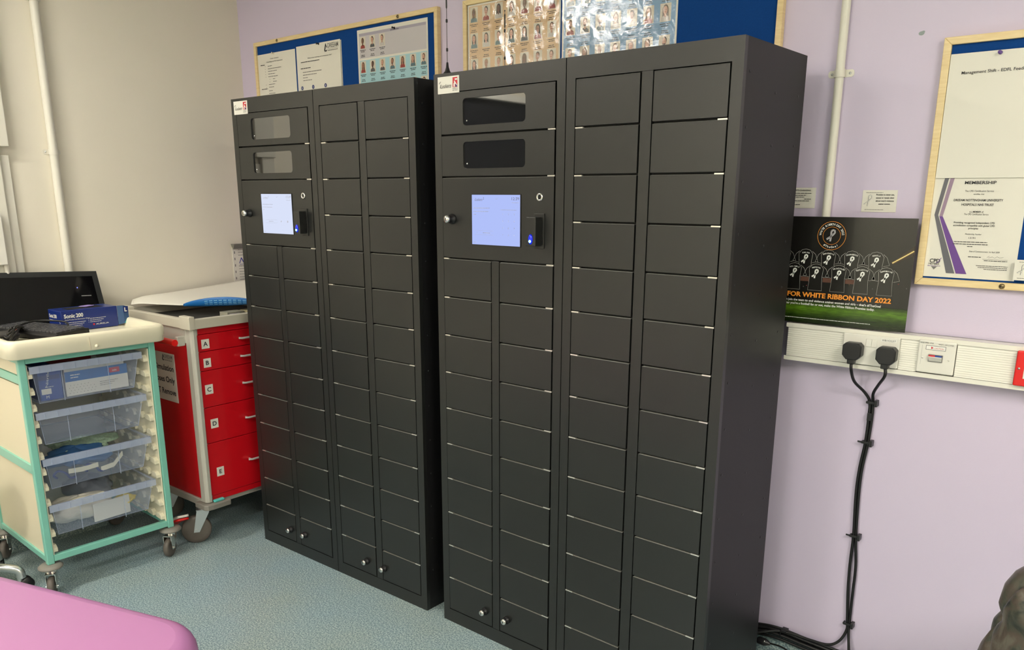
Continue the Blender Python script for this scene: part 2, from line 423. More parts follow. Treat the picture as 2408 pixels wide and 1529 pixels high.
# wall scuffs
b = wall_plane(1.917, 1.895, 0); b.ell(0, 0, 0.007, 0.005, mat('plaster_filler', srgb(150, 160, 160), 0.7), 1); b.ell(0.004, 0.003, 0.004, 0.003, b.mats[0], 2)
o = b.build('wall_scuff'); tag(o, 'small grey patch of scraped paint high on the lilac wall', 'scuff')

# ceiling lamps and the two added fill panels
for i, (x, y, sx, sy, st) in enumerate(LAMPS):
    lab = ['narrow ceiling light strip nearest the white wall', 'added fill light panel above the middle of the room', 'ceiling light panel nearest the right wall', 'added fill light panel at the rear of the room'][i]
    t = thing('ceiling_light', lab, 'ceiling light', (x, y, CEIL), 0, 'ceiling light panels')
    b = MB(); b.box((-sx/2, -sy/2, -0.012), (sx/2, sy/2, -0.006)); b.build('diffuser', mat_emit('lamp_diffuser_%d' % i, (1.0, 0.945, 0.85, 1), st), t)
    b = MB()
    for a, c in (((-sx/2-.02, -sy/2-.02, -.02), (sx/2+.02, -sy/2, 0)), ((-sx/2-.02, sy/2, -.02), (sx/2+.02, sy/2+.02, 0)), ((-sx/2-.02, -sy/2, -.02), (-sx/2, sy/2, 0)), ((sx/2, -sy/2, -.02), (sx/2+.02, sy/2, 0))): b.box(a, c)
    b.build('frame', M_white, t)

# ------------------------------------------------------------------ locker cabinets
U, H, D, PT = 0.5077, 1.85, 0.3776, 0.12479
TOP = H-0.05444; BOT = TOP-14*PT; E1 = 0.0305
FR = 0.016       # depth of the door reveal
C0, C1, C2, C3 = E1, 0.2348, 0.2665, U-E1-0.004      # terminal cabinet door columns
R0, R1, R2, R3 = E1, 0.2335, 0.2685, U-E1-0.002
proto = {}
def door_mesh(w, h):
    b = MB(); b.box((0, 0.0, 0), (w, 0.018, h)); return b
def add_door(root, x0, x1, z0, z1, tick, cols=None):
    gx, gz = 0.0022, 0.0030
    key = (round(x1-x0, 4), round(z1-z0, 4))
    b = MB(); w = x1-x0-2*gx; h = z1-z0-2*gz
    if key in proto:
        o = proto[key].copy(); COL.objects.link(o); o.parent = root; o.location = (x0+gx, 0.0, z0+gz)
    else:
        b.box((0, 0.0006, 0), (w, 0.0155, h)); b.box((0.001, 0.0022, h-0.0006), (w-0.001, 0.0150, h+0.0005), 1)  # second box is the pale strip standing in for light on the top edge
        o = b.build('locker_door', [M_lock, M_edgelight], root, bevel=0.0012, loc=(x0+gx, 0.0, z0+gz)); proto[key] = o
    if tick:
        hx = -gx*0.6 if tick == 'l' else w-0.024
        b = MB(); b.box((hx, 0.001, -0.0046), (hx+0.026, 0.008, -0.0012)); b.build('hinge', M_hinge, o)
    return o
def lock_knob(parent, x, z, L=0.03, r=0.0105):
    b = MB(); b.lathe([(r*1.25, 0), (r*1.25, -0.006), (r, -0.008), (r, -L*0.75)], (x, 0.0, z), 'y'); k = b.build('lock', M_black, parent)
    b = MB(); b.lathe([(r*0.98, -L*0.72), (r*0.98, -L*0.86), (r*0.8, -L), (0.0, -L*1.02)], (x, 0.0, z), 'y'); b.box((x-0.0012, -L*1.04, z-0.004), (x+0.0012, -L*1.0, z+0.004), 1); b.build('lock_cylinder', [M_chrome, M_dark], k)
    return k
def carcass(root, right_holes):
    b = MB()
    b.box((0.0012, FR, 0), (U-0.0012, D, H), 0)
    b.build('carcass', M_lockside, root)
    b = MB()  # dark back of the reveal
    b.box((E1-0.004, FR-0.001, BOT-0.004), (U-E1+0.004, FR+0.0005, TOP+0.004)); b.build('door_recess', M_dark, root)
    if right_holes:
        b = MB()
        for j, (d, zz) in enumerate([(0.035, 0.0), (0.19, -0.035), (0.335, -0.03)]):
            for k in range(14):
                z = TOP-0.02-k*PT+zz
                b.lathe([(0.0034, U-0.0014), (0.0034, U-0.0005), (0.0, U-0.0004)], (0, d, z), 'x', 10)
        o = b.build('rivets', mat('black_rivet', srgb(20, 20, 22), 0.4), root)
def front_frame(root, rects, stile):
    b = MB()
    b.box((0.0012, 0, 0), (E1, FR, H)); b.box((U-E1, 0, 0), (U-0.0012, FR, H)); b.box((E1, 0, 0), (U-E1, FR, BOT)); b.box((E1, 0, TOP), (U-E1, FR, H))
    o = b.build('front_frame', M_lock, root)
    b = MB(); b.box(*stile); b.build('centre_stile', M_lock, root, bevel=0.001)
def text_dir(x, z, y): return wall_plane(x, z, y)

def sticker(root):
    t = MB(); t.box((0.020, -0.0016, H-0.0585), (0.110, 0, H-0.010))
    s = t.build('sticker', M_white, root)
    p = wall_plane(0.020, H-0.0585, -0.0018)
    p.text('iLockerz', 0.010, 0.016, 0.016, M_ink, 2, shear=0.25, w=0.048)
    for k in range(3): p.stroke([(0.006+k*0.003, 0.028+k*0.0015), (0.0075+k*0.003, 0.033+k*0.0015)], 0.0009, M_ink)
    p.rect(0.064, 0.016, 0.084, 0.044, M_rered, 1)
    p.poly([(0.068, 0.017), (0.0735, 0.017), (0.0735, 0.0315), (0.068, 0.026)], M_whiteink, 2)
    p.poly([(0.0735, 0.040), (0.0735, 0.036), (0.0835, 0.036), (0.0835, 0.040)], M_whiteink, 2)
    p.poly([(0.0835, 0.0165), (0.0805, 0.0165), (0.0695, 0.0325), (0.0725, 0.0345), (0.0835, 0.021)], M_whiteink, 2)
    p.poly([(0.0765, 0.0165), (0.0835, 0.0165), (0.0835, 0.019), (0.0765, 0.026)], M_navy, 3)
    p.text('MADE IN', 0.064, 0.0105, 0.005, M_ink, 2, w=0.020); p.text('BRITAIN', 0.064, 0.0055, 0.005, M_ink, 2, w=0.020)
    p.build('printed_logo', s)

def terminal(name, label, loc, rz, scr_col, scr_str, keypad):
    root = thing(name, label, 'locker', loc, rz, 'black locker cabinets')
    carcass(root, False)
    zs = TOP-4*PT
    front_frame(root, None, ((C1+0.001, 0.0006, BOT), (C2-0.001, FR, zs)))
    # two glazed doors
    for k in range(2):
        z1 = TOP-k*PT; z0 = z1-PT; gx, gz = 0.0022, 0.0028
        b = MB(); x0, x1 = C0+gx-0.003, C3-gx
        wx0, wx1, wz1, wz0 = 0.122, 0.366, z1-0.022, z1-0.1
        def rr(n=5, r=0.012):
            pts = []
            for cx, cz, a in ((wx1-r, wz1-r, 0), (wx0+r, wz1-r, 90), (wx0+r, wz0+r, 180), (wx1-r, wz0+r, 270)):
                for i in range(n+1): q = math.radians(a+90*i/n); pts.append((cx+r*math.cos(q), cz+r*math.sin(q)))
            return pts
        inner = rr(); n = len(inner)
        cxm, czm = (wx0+wx1)/2, (wz0+wz1)/2
        outer = []
        for (x, z) in inner:      # push each rim point out to the door rectangle
            dx, dz = x-cxm, z-czm
            s = min(((x1 if dx > 0 else x0)-cxm)/dx if abs(dx) > 1e-6 else 1e9, ((z1-gz if dz > 0 else z0+gz)-czm)/dz if abs(dz) > 1e-6 else 1e9)
            outer.append((cxm+dx*s, czm+dz*s))
        crn = [(x1, z1-gz), (x0, z1-gz), (x0, z0+gz), (x1, z0+gz)]
        vs = [(x, 0.0006, z) for x, z in inner]+[(x, 0.0006, z) for x, z in outer]+[(x, 0.006, z) for x, z in inner]
        fs = [(i, (i+1) % n, n+(i+1) % n, n+i) for i in range(n)]+[(i, (i+1) % n, 2*n+(i+1) % n, 2*n+i) for i in range(n)]
        b.add(vs, fs)
        for c in crn:            # fill the corner triangles
            js = sorted(range(n), key=lambda i: (outer[i][0]-c[0])**2+(outer[i][1]-c[1])**2)
            for i in range(n):
                a, d = outer[i], outer[(i+1) % n]
                if abs(a[0]-d[0]) > 1e-5 and abs(a[1]-d[1]) > 1e-5 and abs(a[0]-c[0])+abs(d[0]-c[0]) < 0.15 and ((abs(a[0]-c[0]) < 1e-5) != (abs(d[0]-c[0]) < 1e-5)) and (abs(a[1]-c[1]) < 1e-5 or abs(d[1]-c[1]) < 1e-5):
                    b.add([(a[0], 0.0006, a[1]), (c[0], 0.0006, c[1]), (d[0], 0.0006, d[1])], [(0, 1, 2)])
        b.add([(x0, 0.0006, z1-gz), (x1, 0.0006, z1-gz), (x1, 0.015, z1-gz), (x0, 0.015, z1-gz)], [(0, 1, 2, 3)])
        b.add([(x0, 0.0006, z0+gz), (x1, 0.0006, z0+gz), (x1, 0.015, z0+gz), (x0, 0.015, z0+gz)], [(0, 1, 2, 3)])
        d = b.build('locker_door', M_lock, root, fixn=False)
        tag(d, 'wide door with a rounded dark window')
        g = MB(); g.box((wx0-0.01, 0.0045, wz0-0.01), (wx1+0.01, 0.0065, wz1+0.01)); g.build('window_pane', M_tint, d)
        g = MB(); g.lathe([(0.003, 0.0044), (0.003, 0.0035), (0.0, 0.0033)], (wx0+0.012, 0, wz0+0.014), 'y', 10); g.build('screw', M_chrome, d)
        b = MB(); b.box((x1-0.024, 0.001, z0-0.0018), (x1+0.002, 0.008, z0+0.0016)); b.build('hinge', M_hinge, d)
    # screen door
    z1, z0 = TOP-2*PT, zs
    d = add_door(root, C0-0.003, C3, z0, z1, 'r'); tag(d, 'tall control door with screen and reader')
    dx, dz = C0-0.003+0.0022, z0+0.0028
    def at(o): o.location = (-dx, 0, -dz)
    g = MB(); g.box((0.1555, -0.0012, 1.342), (0.3525, 0.0008, 1.4955)); s = g.build('touchscreen_bezel', M_black, d, loc=(-dx, 0, -dz))
    p = wall_plane(0.158, 1.3445, -0.0014, 0.0003); ms = mat_emit('lit_screen_'+name+str(int(scr_str*100)), scr_col, scr_str)
    W_, H_ = 0.192, 0.1485
    p.rect(0, 0, W_, H_, ms, 0)
    mi = mat('screen_ink', (0.10, 0.10, 0.16, 1), 0.6); mi2 = mat('screen_grey_ink', (0.36, 0.38, 0.5, 1), 0.6)
    p.text('iLockerz', 0.012, H_-0.018, 0.012, mi if keypad else mi2, 1, shear=0.25, w=0.032); p.text('2', 0.046, H_-0.014, 0.010, mi if keypad else mi2, 1)
    p.text('12:39', W_-0.004, H_-0.015, 0.012, mi if keypad else mi2, 1, align='r', w=0.028)
    p.lines(W_-0.032, H_-0.023, 0.028, mi2, 0.001, 1)
    p.lines(0.007, H_-0.040, 0.066, mi2, 0.0014, 1); p.lines(0.007, H_-0.050, 0.062, mi2, 0.0014, 1); p.lines(0.007, H_-0.059, 0.011, mi2, 0.0014, 1)
    p.stroke([(0.095, H_-0.012), (0.104, H_-0.012), (0.106, H_-0.009)], 0.0007, mi2)
    if keypad:
        p.rect(0.117, H_-0.044, 0.179, H_-0.043, mi2, 1)
        for r in range(4):
            for c in range(3):
                p.text('123456789*0<'[r*3+c], 0.125+c*0.0225, H_-0.058-r*0.0205, 0.007, mi2, 1, align='c')
        p.stroke([(0.012, 0.030), (0.088, 0.030), (0.088, 0.042), (0.012, 0.042)], 0.0004, mi2, 1, True); p.text('!', 0.020, 0.033, 0.008, mi2, 1); p.lines(0.045, 0.035, 0.03, mi2, 0.0016, 1)
    else:
        p.stroke([(0.022, 0.040), (0.094, 0.040), (0.094, 0.052), (0.022, 0.052)], 0.0004, mi2, 1, True); p.lines(0.042, 0.045, 0.03, mi2, 0.0016, 1); p.rect(0.118, 0.044, 0.123, 0.049, mi2, 1)
        p.rect(0.158, 0.043, 0.164, 0.050, mi2, 1)
    p.lines(0.006, 0.006, 0.012, mi2, 0.001, 1)
    p.build('touchscreen', s)
    g = MB(); g.lathe([(0.0115, 0), (0.0115, -0.002), (0.0098, -0.003), (0.0068, -0.003), (0.0062, 0.0)], (0.4215, 0, 1.487), 'y'); o = g.build('camera_ring', M_chrome, d, loc=(-dx, 0, -dz))
    g = MB(); g.lathe([(0.0066, 0.0), (0.0066, -0.001), (0.0, -0.0012)], (0.4215, 0, 1.487), 'y'); g.build('lens', M_dark, o)
    k = lock_knob(d, 0.0735, 1.419, 0.032, 0.0125); k.location = (-dx, 0, -dz)
    # card reader on a small bracket
    g = MB(); g.box((0.403, -0.003, 1.342), (0.440, 0.0006, 1.441)); br = g.build('reader_bracket', M_lock, d, bevel=0.0008, loc=(-dx, 0, -dz))
    g = MB(); g.box((0.397, -0.032, 1.3505), (0.432, -0.003, 1.4315)); g.build('card_reader', M_lock, br, bevel=0.0012)
    g = MB(); g.lathe([(0.0, 0)]+[(0.0085*math.sin(a), -0.004*math.cos(a)) for a in (1.5, 1.0, 0.5, 0.01)], (0, 0, 0), 'y', 16)
    vs = [(x+0.4145, y-0.0318, z*1.75+1.3695) for x, y, z in g.v]; g.v = vs; g.build('blue_lens', mat('blue_lens', srgb(10, 18, 150), 0.08, emis=(0.0, 0.03, 1.0, 1), estr=0.5), br)
    g = MB(); g.lathe([(0.0042, 0), (0.003, -0.002), (0.0, -0.003)], (0.4145, -0.0352, 1.364), 'y', 12); g.build('blue_light', mat_emit('blue_led', (0.15, 0.55, 1.0, 1), 9.0), br)
    # small doors: ten rows
    for r in range(10):
        z1 = zs-r*PT; z0 = z1-PT
        a = add_door(root, C0-0.002, C1, z0, z1, None)
        c = add_door(root, C2, C3, z0, z1, 'r' if r < 9 else None)
        if r < 10:
            h = MB(); h.box((-0.001, 0.001, PT-0.0056-0.0008), (0.022, 0.008, PT-0.0056+0.0030)); h.build('hinge', M_hinge, a)
        if r == 9:
            k = lock_knob(a, 0.201-(C0-0.002+0.0022), 0.0995-(z0+0.0028), 0.022, 0.0105); k = lock_knob(c, 0.3-(C2+0.0022), 0.1025-(z0+0.0028), 0.022, 0.0105)
    sticker(root)
    return root
def extension(name, label, loc, rz, holes):
    root = thing(name, label, 'locker', loc, rz, 'black locker cabinets')
    carcass(root, holes)
    front_frame(root, None, ((R1+0.0015, 0.0006, BOT), (R2-0.0008, FR, TOP)))
    for r in range(14):
        z1 = TOP-r*PT; z0 = z1-PT
        a = add_door(root, R0, R1-0.001, z0, z1, None); c = add_door(root, R2, R3, z0, z1, None)
        for dd, hx, w in ((a, -0.001, 0), (c, R3-R2-0.0044-0.024, 0)):
            if r == 0: continue
            h = MB(); h.box((hx, 0.001, PT-0.0056-0.0008), (hx+0.025, 0.008, PT-0.0056+0.0030)); h.build('hinge', M_hinge, dd)
        if r == 13:
            lock_knob(a, 0.179-(R0+0.0022), 0.1-(z0+0.0028), 0.022, 0.0105); lock_knob(c, 0.279-(R2+0.0022), 0.1-(z0+0.0028), 0.022, 0.0105)
    return root
A = (-0.438128, -0.519052, 0.01736691); Bc = (0.659378, -0.497610, -0.0059729)
def adv(c, u): return (c[0]+u*math.cos(c[2]), c[1]+u*math.sin(c[2]), 0)
terminal('locker_cabinet', 'black locker cabinet with pale lit screen, beside the red drawer trolley', (A[0], A[1], 0), A[2], (0.70, 0.76, 0.95, 1), 1.0, False)
extension('locker_cabinet', 'screenless black locker cabinet joined to the one beside the red trolley', adv(A, U+0.0005), A[2], True)
terminal('locker_cabinet', 'black locker cabinet with bluish lit screen showing a keypad, aerial on top', (Bc[0], Bc[1], 0), Bc[2], (0.44, 0.53, 0.95, 1), 1.0, True)
extension('locker_cabinet', 'nearest screenless black locker cabinet, its right side towards the sockets', adv(Bc, U+0.0005), Bc[2], True)

# aerials on the nearer pair
def aerial(loc, label, h=0.235):
    t = thing('aerial', label, 'aerial', loc, 0, 'aerials on the lockers')
    b = MB(); b.lathe([(0.014, 0), (0.0135, 0.003), (0.008, 0.009), (0.0045, 0.02), (0.003, 0.034), (0.0, 0.035)], n=18); b.build('base', M_black, t)
    b = MB(); b.cyl((0, 0, 0.03), (0, 0, h), 0.0009, 8); b.build('rod', M_black, t)
    for z in (0.070, 0.151):
        b = MB(); b.lathe([(0.0016, z-0.005), (0.0032, z-0.004), (0.0032, z+0.004), (0.0016, z+0.005)], n=12); b.build('coil', M_black, t)
    b = MB(); b.lathe([(0.0012, h-0.05), (0.0024, h-0.047), (0.0024, h-0.012), (0.0012, h-0.009)], n=12); b.build('tip_sleeve', M_black, t)
    b = MB(); b.lathe([(0.0, h-0.003), (0.002, h-0.001), (0.002, h+0.001), (0.0, h+0.003)], n=10); b.build('tip', M_black, t)
aerial((0.699, -0.476, H), 'thin black aerial at the front left corner of the nearer lockers')
aerial((0.737, -0.25, H), 'thin black aerial standing further back on the nearer lockers', 0.21)

# ------------------------------------------------------------------ notice boards
def board(name, label, x0, x1, z0, z1, screws, fw=0.018, dp=0.02):
    t = thing(name, label, 'notice board', (0, 0, 0), 0, 'wood framed notice boards')
    b = MB(); T = lambda u, v, d: (u, -d, v)
    ou = [(x0, z0), (x1, z0), (x1, z1), (x0, z1)]; inn = [(x0+fw, z0+fw), (x1-fw, z0+fw), (x1-fw, z1-fw), (x0+fw, z1-fw)]
    for i in range(4):
        j = (i+1) % 4; b.prism([ou[i], ou[j], inn[j], inn[i]], 0, dp, T)
    b.build('frame', M_wood, t, bevel=0.0015)
    b = MB(); b.box((x0+fw, -0.011, z0+fw), (x1-fw, 0, z1-fw)); b.build('felt_panel', M_felt, t)
    for (x, z) in screws:
        b = MB(); b.lathe([(0.007, 0), (0.0065, -0.002), (0.0, -0.004)], (x, -dp, z), 'y', 14); b.box((x-0.005, -dp-0.0042, z-0.0007), (x+0.005, -dp-0.0025, z+0.0007), 1); b.build('screw', [M_brass, M_dark], t)
    return t
BY = -0.0122
board('notice_board', 'wood framed blue notice board behind the lockers beside the red trolley', -1.015, 0.205, 1.565, 2.181, [(-0.824, 2.172), (-0.012, 2.172)])
board('notice_board', 'wood framed blue notice board rising behind the nearer lockers', 0.337, 1.555, 1.565, 2.181, [(0.5, 2.172), (1.3, 2.172)])
board('notice_board', 'wood framed notice board with certificate, at the right edge', 1.977, 3.195, 1.265, 1.8755, [(2.181, 1.274), (2.95, 1.274)])

def paper_mb(x0, x1, z0, z1, y, m, curl=0.0, name='notice_sheet'):
    b = MB()
    def fn(u, v):
        c = curl*((abs(u-0.5)*2)**2.2)*(0.35+0.65*v)
        return Vector((x0+(x1-x0)*u, y-c, z0+(z1-z0)*v))
    b.grid(fn, 12, 12); return b.build(name, m, solid=0.0006)
def sheet(x0, x1, z0, z1, y, label, m=None, name='notice_sheet', cat='notice'):
    b = MB(); b.box((x0, y-0.0004, z0), (x1, y+0.0004, z1)); o = b.build(name, m or M_paper); tag(o, label, cat); return o
def pin(x, z, y, m, label):
    b = MB(); b.lathe([(0.0, 0.001), (0.0045, 0.0), (0.0045, -0.0015), (0.0026, -0.003), (0.0026, -0.008), (0.0042, -0.010), (0.0042, -0.012), (0.0, -0.0125)], (x, y, z), 'y', 14)
    tag(b.build('drawing_pin', m), label, 'drawing pin')

def portrait(p, cu, cv, w, h, i, clip=None, border=True):
    """a small printed head-and-shoulders photo; clip = lowest / highest v to draw"""
    rnd = random.Random(i*31+5)
    p.rect(cu-w/2, cv-h/2, cu+w/2, cv+h/2, M_cardbg, 1)
    sk = SKIN[rnd.choice([0, 0, 0, 1, 2])]; hr = HAIR[rnd.choice([0, 0, 1, 1, 2])]; cl = CLOTH[rnd.randrange(4)]; lng = rnd.random() < 0.5
    hw = w*0.19; hh = h*0.2; hv = cv+h*0.12
    if lng: p.poly([(cu-hw*1.5, cv-h*0.32), (cu-hw*1.35, hv+hh*0.6), (cu-hw*0.8, hv+hh*1.35), (cu, hv+hh*1.6), (cu+hw*0.8, hv+hh*1.35), (cu+hw*1.35, hv+hh*0.6), (cu+hw*1.5, cv-h*0.32)], hr, 2)
    else: p.ell(cu, hv+hh*0.4, hw*1.2, hh*1.12, hr, 2)
    p.poly([(cu-w*0.40, cv-h*0.47), (cu-w*0.36, cv-h*0.27), (cu-w*0.14, cv-h*0.17), (cu+w*0.14, cv-h*0.17), (cu+w*0.36, cv-h*0.27), (cu+w*0.40, cv-h*0.47)], cl, 3)
    p.poly([(cu-hw*0.5, cv-h*0.10), (cu-hw*0.55, cv-h*0.19), (cu, cv-h*0.27), (cu+hw*0.55, cv-h*0.19), (cu+hw*0.5, cv-h*0.10)], sk, 4)
    p.ell(cu, hv, hw, hh*1.12, sk, 5)
    for sx in (-1, 1): p.ell(cu+sx*hw*0.42, hv+hh*0.12, hw*0.17, hh*0.09, HAIR[0], 6, 8)
    p.ell(cu, hv-hh*0.52, hw*0.34, hh*0.10, CLOTH[2], 6, 8)
    if not lng and rnd.random() < 0.4: p.poly([(cu-hw*0.8, hv-hh*0.4), (cu+hw*0.8, hv-hh*0.4), (cu+hw*0.5, hv-hh*1.05), (cu-hw*0.5, hv-hh*1.05)], hr, 5.5)
def names(p, cu, v, w):
    for k, f in enumerate((1.0, 0.7)): p.lines(cu, v-k*0.0055, w*f, M_ink, 0.0022, 2, 'c')
    for k, f in enumerate((0.62, 0.75)): p.lines(cu, v-0.019-k*0.0055, w*f, M_ink, 0.0022, 2, 'c')
def dreeam(p, u, v, s):
    p.poly([(u, v), (u+0.35*s, v+1.0*s), (u+0.5*s, v+0.9*s), (u+0.28*s, v+0.1*s)], M_ink, 2)
    p.poly([(u+0.35*s, v+1.0*s), (u+0.72*s, v+0.45*s), (u+0.6*s, v+0.4*s), (u+0.4*s, v+0.72*s)], M_ink, 2)
    p.poly([(u+0.1*s, v-0.1*s), (u+0.62*s, v-0.1*s), (u+0.72*s, v+0.15*s), (u+0.5*s, v+0.05*s), (u+0.15*s, v+0.08*s)], M_ink, 2)
    p.text('DREEAM', u+0.85*s, v+0.35*s, s*0.9, M_greyink, 2, w=2.4*s, bold=0.01)
    p.rect(u+0.85*s, v+0.18*s, u+3.2*s, v+0.22*s, M_greyink, 2); p.lines(u+0.85*s, v-0.05*s, 2.3*s, M_greyink, 0.1*s)

# left board: two white notices and a portrait sheet
s = sheet(-1.0, -0.703, 1.905, 2.126, BY, 'white typed list pinned at the left end of the board beside the white wall')
p = wall_plane(0, 0, BY-0.0006)
p.text('Order of session', -0.862, 2.1, 0.007, M_ink, 2, 'c', w=0.066, bold=0.01); p.text('Knowledge and TCS requirement', -0.862, 2.087, 0.007, M_ink, 2, 'c', w=0.125, bold=0.01)
p.lines(-0.975, 2.077, 0.034, M_ink, 0.003)
for k in range(9): p.rect(-0.94+(0.03 if k in (5, 6) else 0), 2.070-k*0.0115, -0.9375+(0.03 if k in (5, 6) else 0), 2.0725-k*0.0115, M_ink, 2); p.lines(-0.918+(0.035 if k in (5, 6) else 0), 2.070-k*0.0115, [0.035, 0.105, 0.07, 0.055, 0.075, 0.018, 0.03, 0.05, 0.0][k] or 0.04, M_greyink, 0.0026)
p.lines(-0.978, 1.972, 0.05, M_ink, 0.003); p.lines(-0.92, 1.962, 0.03, M_greyink, 0.0026); p.lines(-0.92, 1.95, 0.05, M_greyink, 0.0026)
p.build('lettering', s)
pin(-0.865, 2.123, BY-0.0004, M_tray, 'cream drawing pin on the typed list nearest the white wall')
s = sheet(-0.683, -0.376, 1.903, 2.128, BY+0.0002, 'second sheet under the white logo notice on the blue notice board', M_paper)
s = sheet(-0.689, -0.380, 1.905, 2.131, BY-0.003, 'white notice with black triangle logo between the typed list and the portrait sheet')
p = wall_plane(0, 0, BY-0.0036); dreeam(p, -0.489, 2.094, 0.030)
p.text('What is the teaching and assessment day?', -0.609, 2.074, 0.006, M_ink, 2, w=0.17, bold=0.01)
p.lines(-0.659, 2.061, 0.135, M_ink, 0.003); p.lines(-0.662, 2.035, 0.073, M_ink, 0.003)
for k, w in enumerate((0.137, 0.10, 0.035, 0.065)): p.lines(-0.648, 2.019-k*0.0115, w, M_greyink, 0.0026)
for x in (-0.659, -0.579, -0.491): p.ell(x, 1.955, 0.0085, 0.0085, M_navy, 1); p.rect(x-0.0015, 1.951, x+0.0015, 1.959, M_whiteink, 2)
p.build('lettering', s)
pin(-0.526, 2.127, BY-0.0036, M_black, 'black drawing pin on the white logo notice')
s = sheet(-0.270, 0.147, 1.855, 2.151, BY, 'portrait sheet with grey and pale blue halves on the blue board beside the white wall')
p = wall_plane(0, 0, BY-0.0006)
p.rect(-0.258, 2.126, 0.139, 2.1365, M_lilacbar, 1); p.rect(-0.258, 2.040, 0.139, 2.126, M_ltgrey, 0.5); p.rect(-0.260, 1.863, 0.141, 2.032, M_ltblue, 0.5)
p.lines(-0.04, 2.129, 0.05, M_ink, 0.002, 2, 'c')
for i in range(3): portrait(p, -0.236+i*0.060, 2.1, 0.034, 0.046, i); names(p, -0.236+i*0.06, 2.070, 0.036)
for i in range(7): portrait(p, -0.238+i*0.060, 2.006, 0.034, 0.046, i+10); names(p, -0.238+i*0.06, 1.975, 0.036)
for i in range(7): portrait(p, -0.238+i*0.060, 1.92, 0.034, 0.046, i+20)
p.build('printed_portraits', s)
pin(-0.041, 2.135, BY-0.0008, M_black, 'black drawing pin on the grey and pale blue portrait sheet')

# middle board: peach and blue portrait sheets in wrinkled plastic
def portraits_sheet(x0, x1, ztop, zbot, m, label, cx0, dx, rows, seed, ridges=None):
    s = sheet(x0, x1, zbot, ztop, BY, label)
    p = wall_plane(0, 0, BY-0.0006); p.rect(x0+0.006, zbot+0.006, x1-0.006, ztop-0.006, m, 0.5)
    for r, z in enumerate(rows):
        for i in range(7):
            portrait(p, cx0+i*dx, z, 0.038, 0.052, seed+r*7+i); names(p, cx0+i*dx, z-0.034, 0.038)
    p.build('printed_portraits', s)
    def slv(u, v):
        x = x0+0.001+(x1-x0-0.002)*u; z = zbot+(ztop-zbot-0.002)*v
        y = BY-0.005-0.0008*math.sin(u*9+seed)*math.sin(v*7)
        for rx, rw, ra in (ridges or []): y -= ra*math.exp(-((x-rx-0.02*math.sin(z*30))/rw)**2)
        return Vector((x, y, z))
    b = MB(); b.grid(slv, 90, 24)
    b.build('plastic_sleeve', M_sleeve, s)
portraits_sheet(0.358, 0.781, 2.163, 1.862, M_peach, 'peach sheet of staff portraits in shiny plastic, behind the short aerial', 0.388, 0.0595, (2.128, 2.040, 1.952), 40, [(0.528, 0.022, 0.0042), (0.77, 0.02, 0.003)])
portraits_sheet(0.789, 1.2225, 2.163, 1.862, M_bluesh, 'mid blue sheet of staff portraits in shiny plastic', 0.823, 0.0597, (2.126, 2.036, 1.946), 74, [(0.93, 0.03, 0.0016), (1.15, 0.02, 0.0014)])
pin(0.543, 2.158, BY-0.007, M_black, 'black drawing pin at the top of the peach portrait sheet')

# right board
s = sheet(1.996, 2.206, 1.538, 1.835, BY-0.004, 'white feedback notice pinned above the certificate on the right board')
p = wall_plane(0, 0, BY-0.0046); p.text('Management Shift - EDFL Feedback', 2.101, 1.786, 0.01, M_ink, 2, 'c', w=0.152, bold=0.008)
p.build('lettering', s)
pin(2.104, 1.829, BY-0.0046, mat('purple_pin_plastic', srgb(104, 78, 150), 0.3), 'purple drawing pin at the top of the feedback notice')
s = sheet(1.994, 2.204, 1.2875, 1.562, BY, 'membership certificate with grey and purple chevron stripes', name='certificate', cat='certificate')
p = wall_plane(0, 0, BY-0.0006)
p.poly([(2.021, 1.560), (2.031, 1.560), (2.013, 1.446), (2.069, 1.2985), (2.049, 1.2985), (2.004, 1.446)], M_sgrey, 1)
p.poly([(2.034, 1.560), (2.044, 1.560), (2.024, 1.4425), (2.016, 1.4425)], M_spurl, 1)
p.poly([(2.016, 1.4425), (2.024, 1.4425), (2.097, 1.2985), (2.072, 1.2985)], M_spurp, 1)
X = 2.1
p.text('MEMBERSHIP', X, 1.523, 0.01, M_ink, 2, 'c', w=0.070, bold=0.02, hs=0.0105)
p.text('The CPD Certification Service', X, 1.504, 0.006, M_ink, 2, 'c', w=0.064); p.text('certifies that', X, 1.497, 0.005, M_ink, 2, 'c', w=0.024)
p.text('DREEAM NOTTINGHAM UNIVERSITY', X, 1.481, 0.008, M_ink, 2, 'c', w=0.11, bold=0.015); p.text('HOSPITALS NHS TRUST', X, 1.470, 0.008, M_ink, 2, 'c', w=0.072, bold=0.015)
p.text('is a MEMBER of', X, 1.453, 0.006, M_ink, 2, 'c', w=0.031, bold=0.01); p.text('The CPD Certification Service', X, 1.447, 0.006, M_ink, 2, 'c', w=0.055)
p.text('Providing recognised independent CPD', X-0.002, 1.426, 0.006, M_ink, 2, 'c', w=0.092, bold=0.012); p.text('accreditation compatible with global CPD', X-0.002, 1.419, 0.006, M_ink, 2, 'c', w=0.094, bold=0.012); p.text('principles', X-0.002, 1.412, 0.006, M_ink, 2, 'c', w=0.022, bold=0.012)
p.text('Membership Number', X, 1.398, 0.005, M_ink, 2, 'c', w=0.037); p.text('13191', X-0.002, 1.388, 0.006, M_ink, 2, 'c', w=0.015)
for k, w in enumerate((0.076, 0.08, 0.013)): p.lines(X-0.004, 1.379-k*0.0055, w, M_ink, 0.0016, 2, 'c')
p.text('Date of Commencement: 1st April 2020', 2.130, 1.355, 0.005, M_ink, 2, 'c', w=0.068); p.lines(2.095, 1.342, 0.03, M_ink, 0.0016)
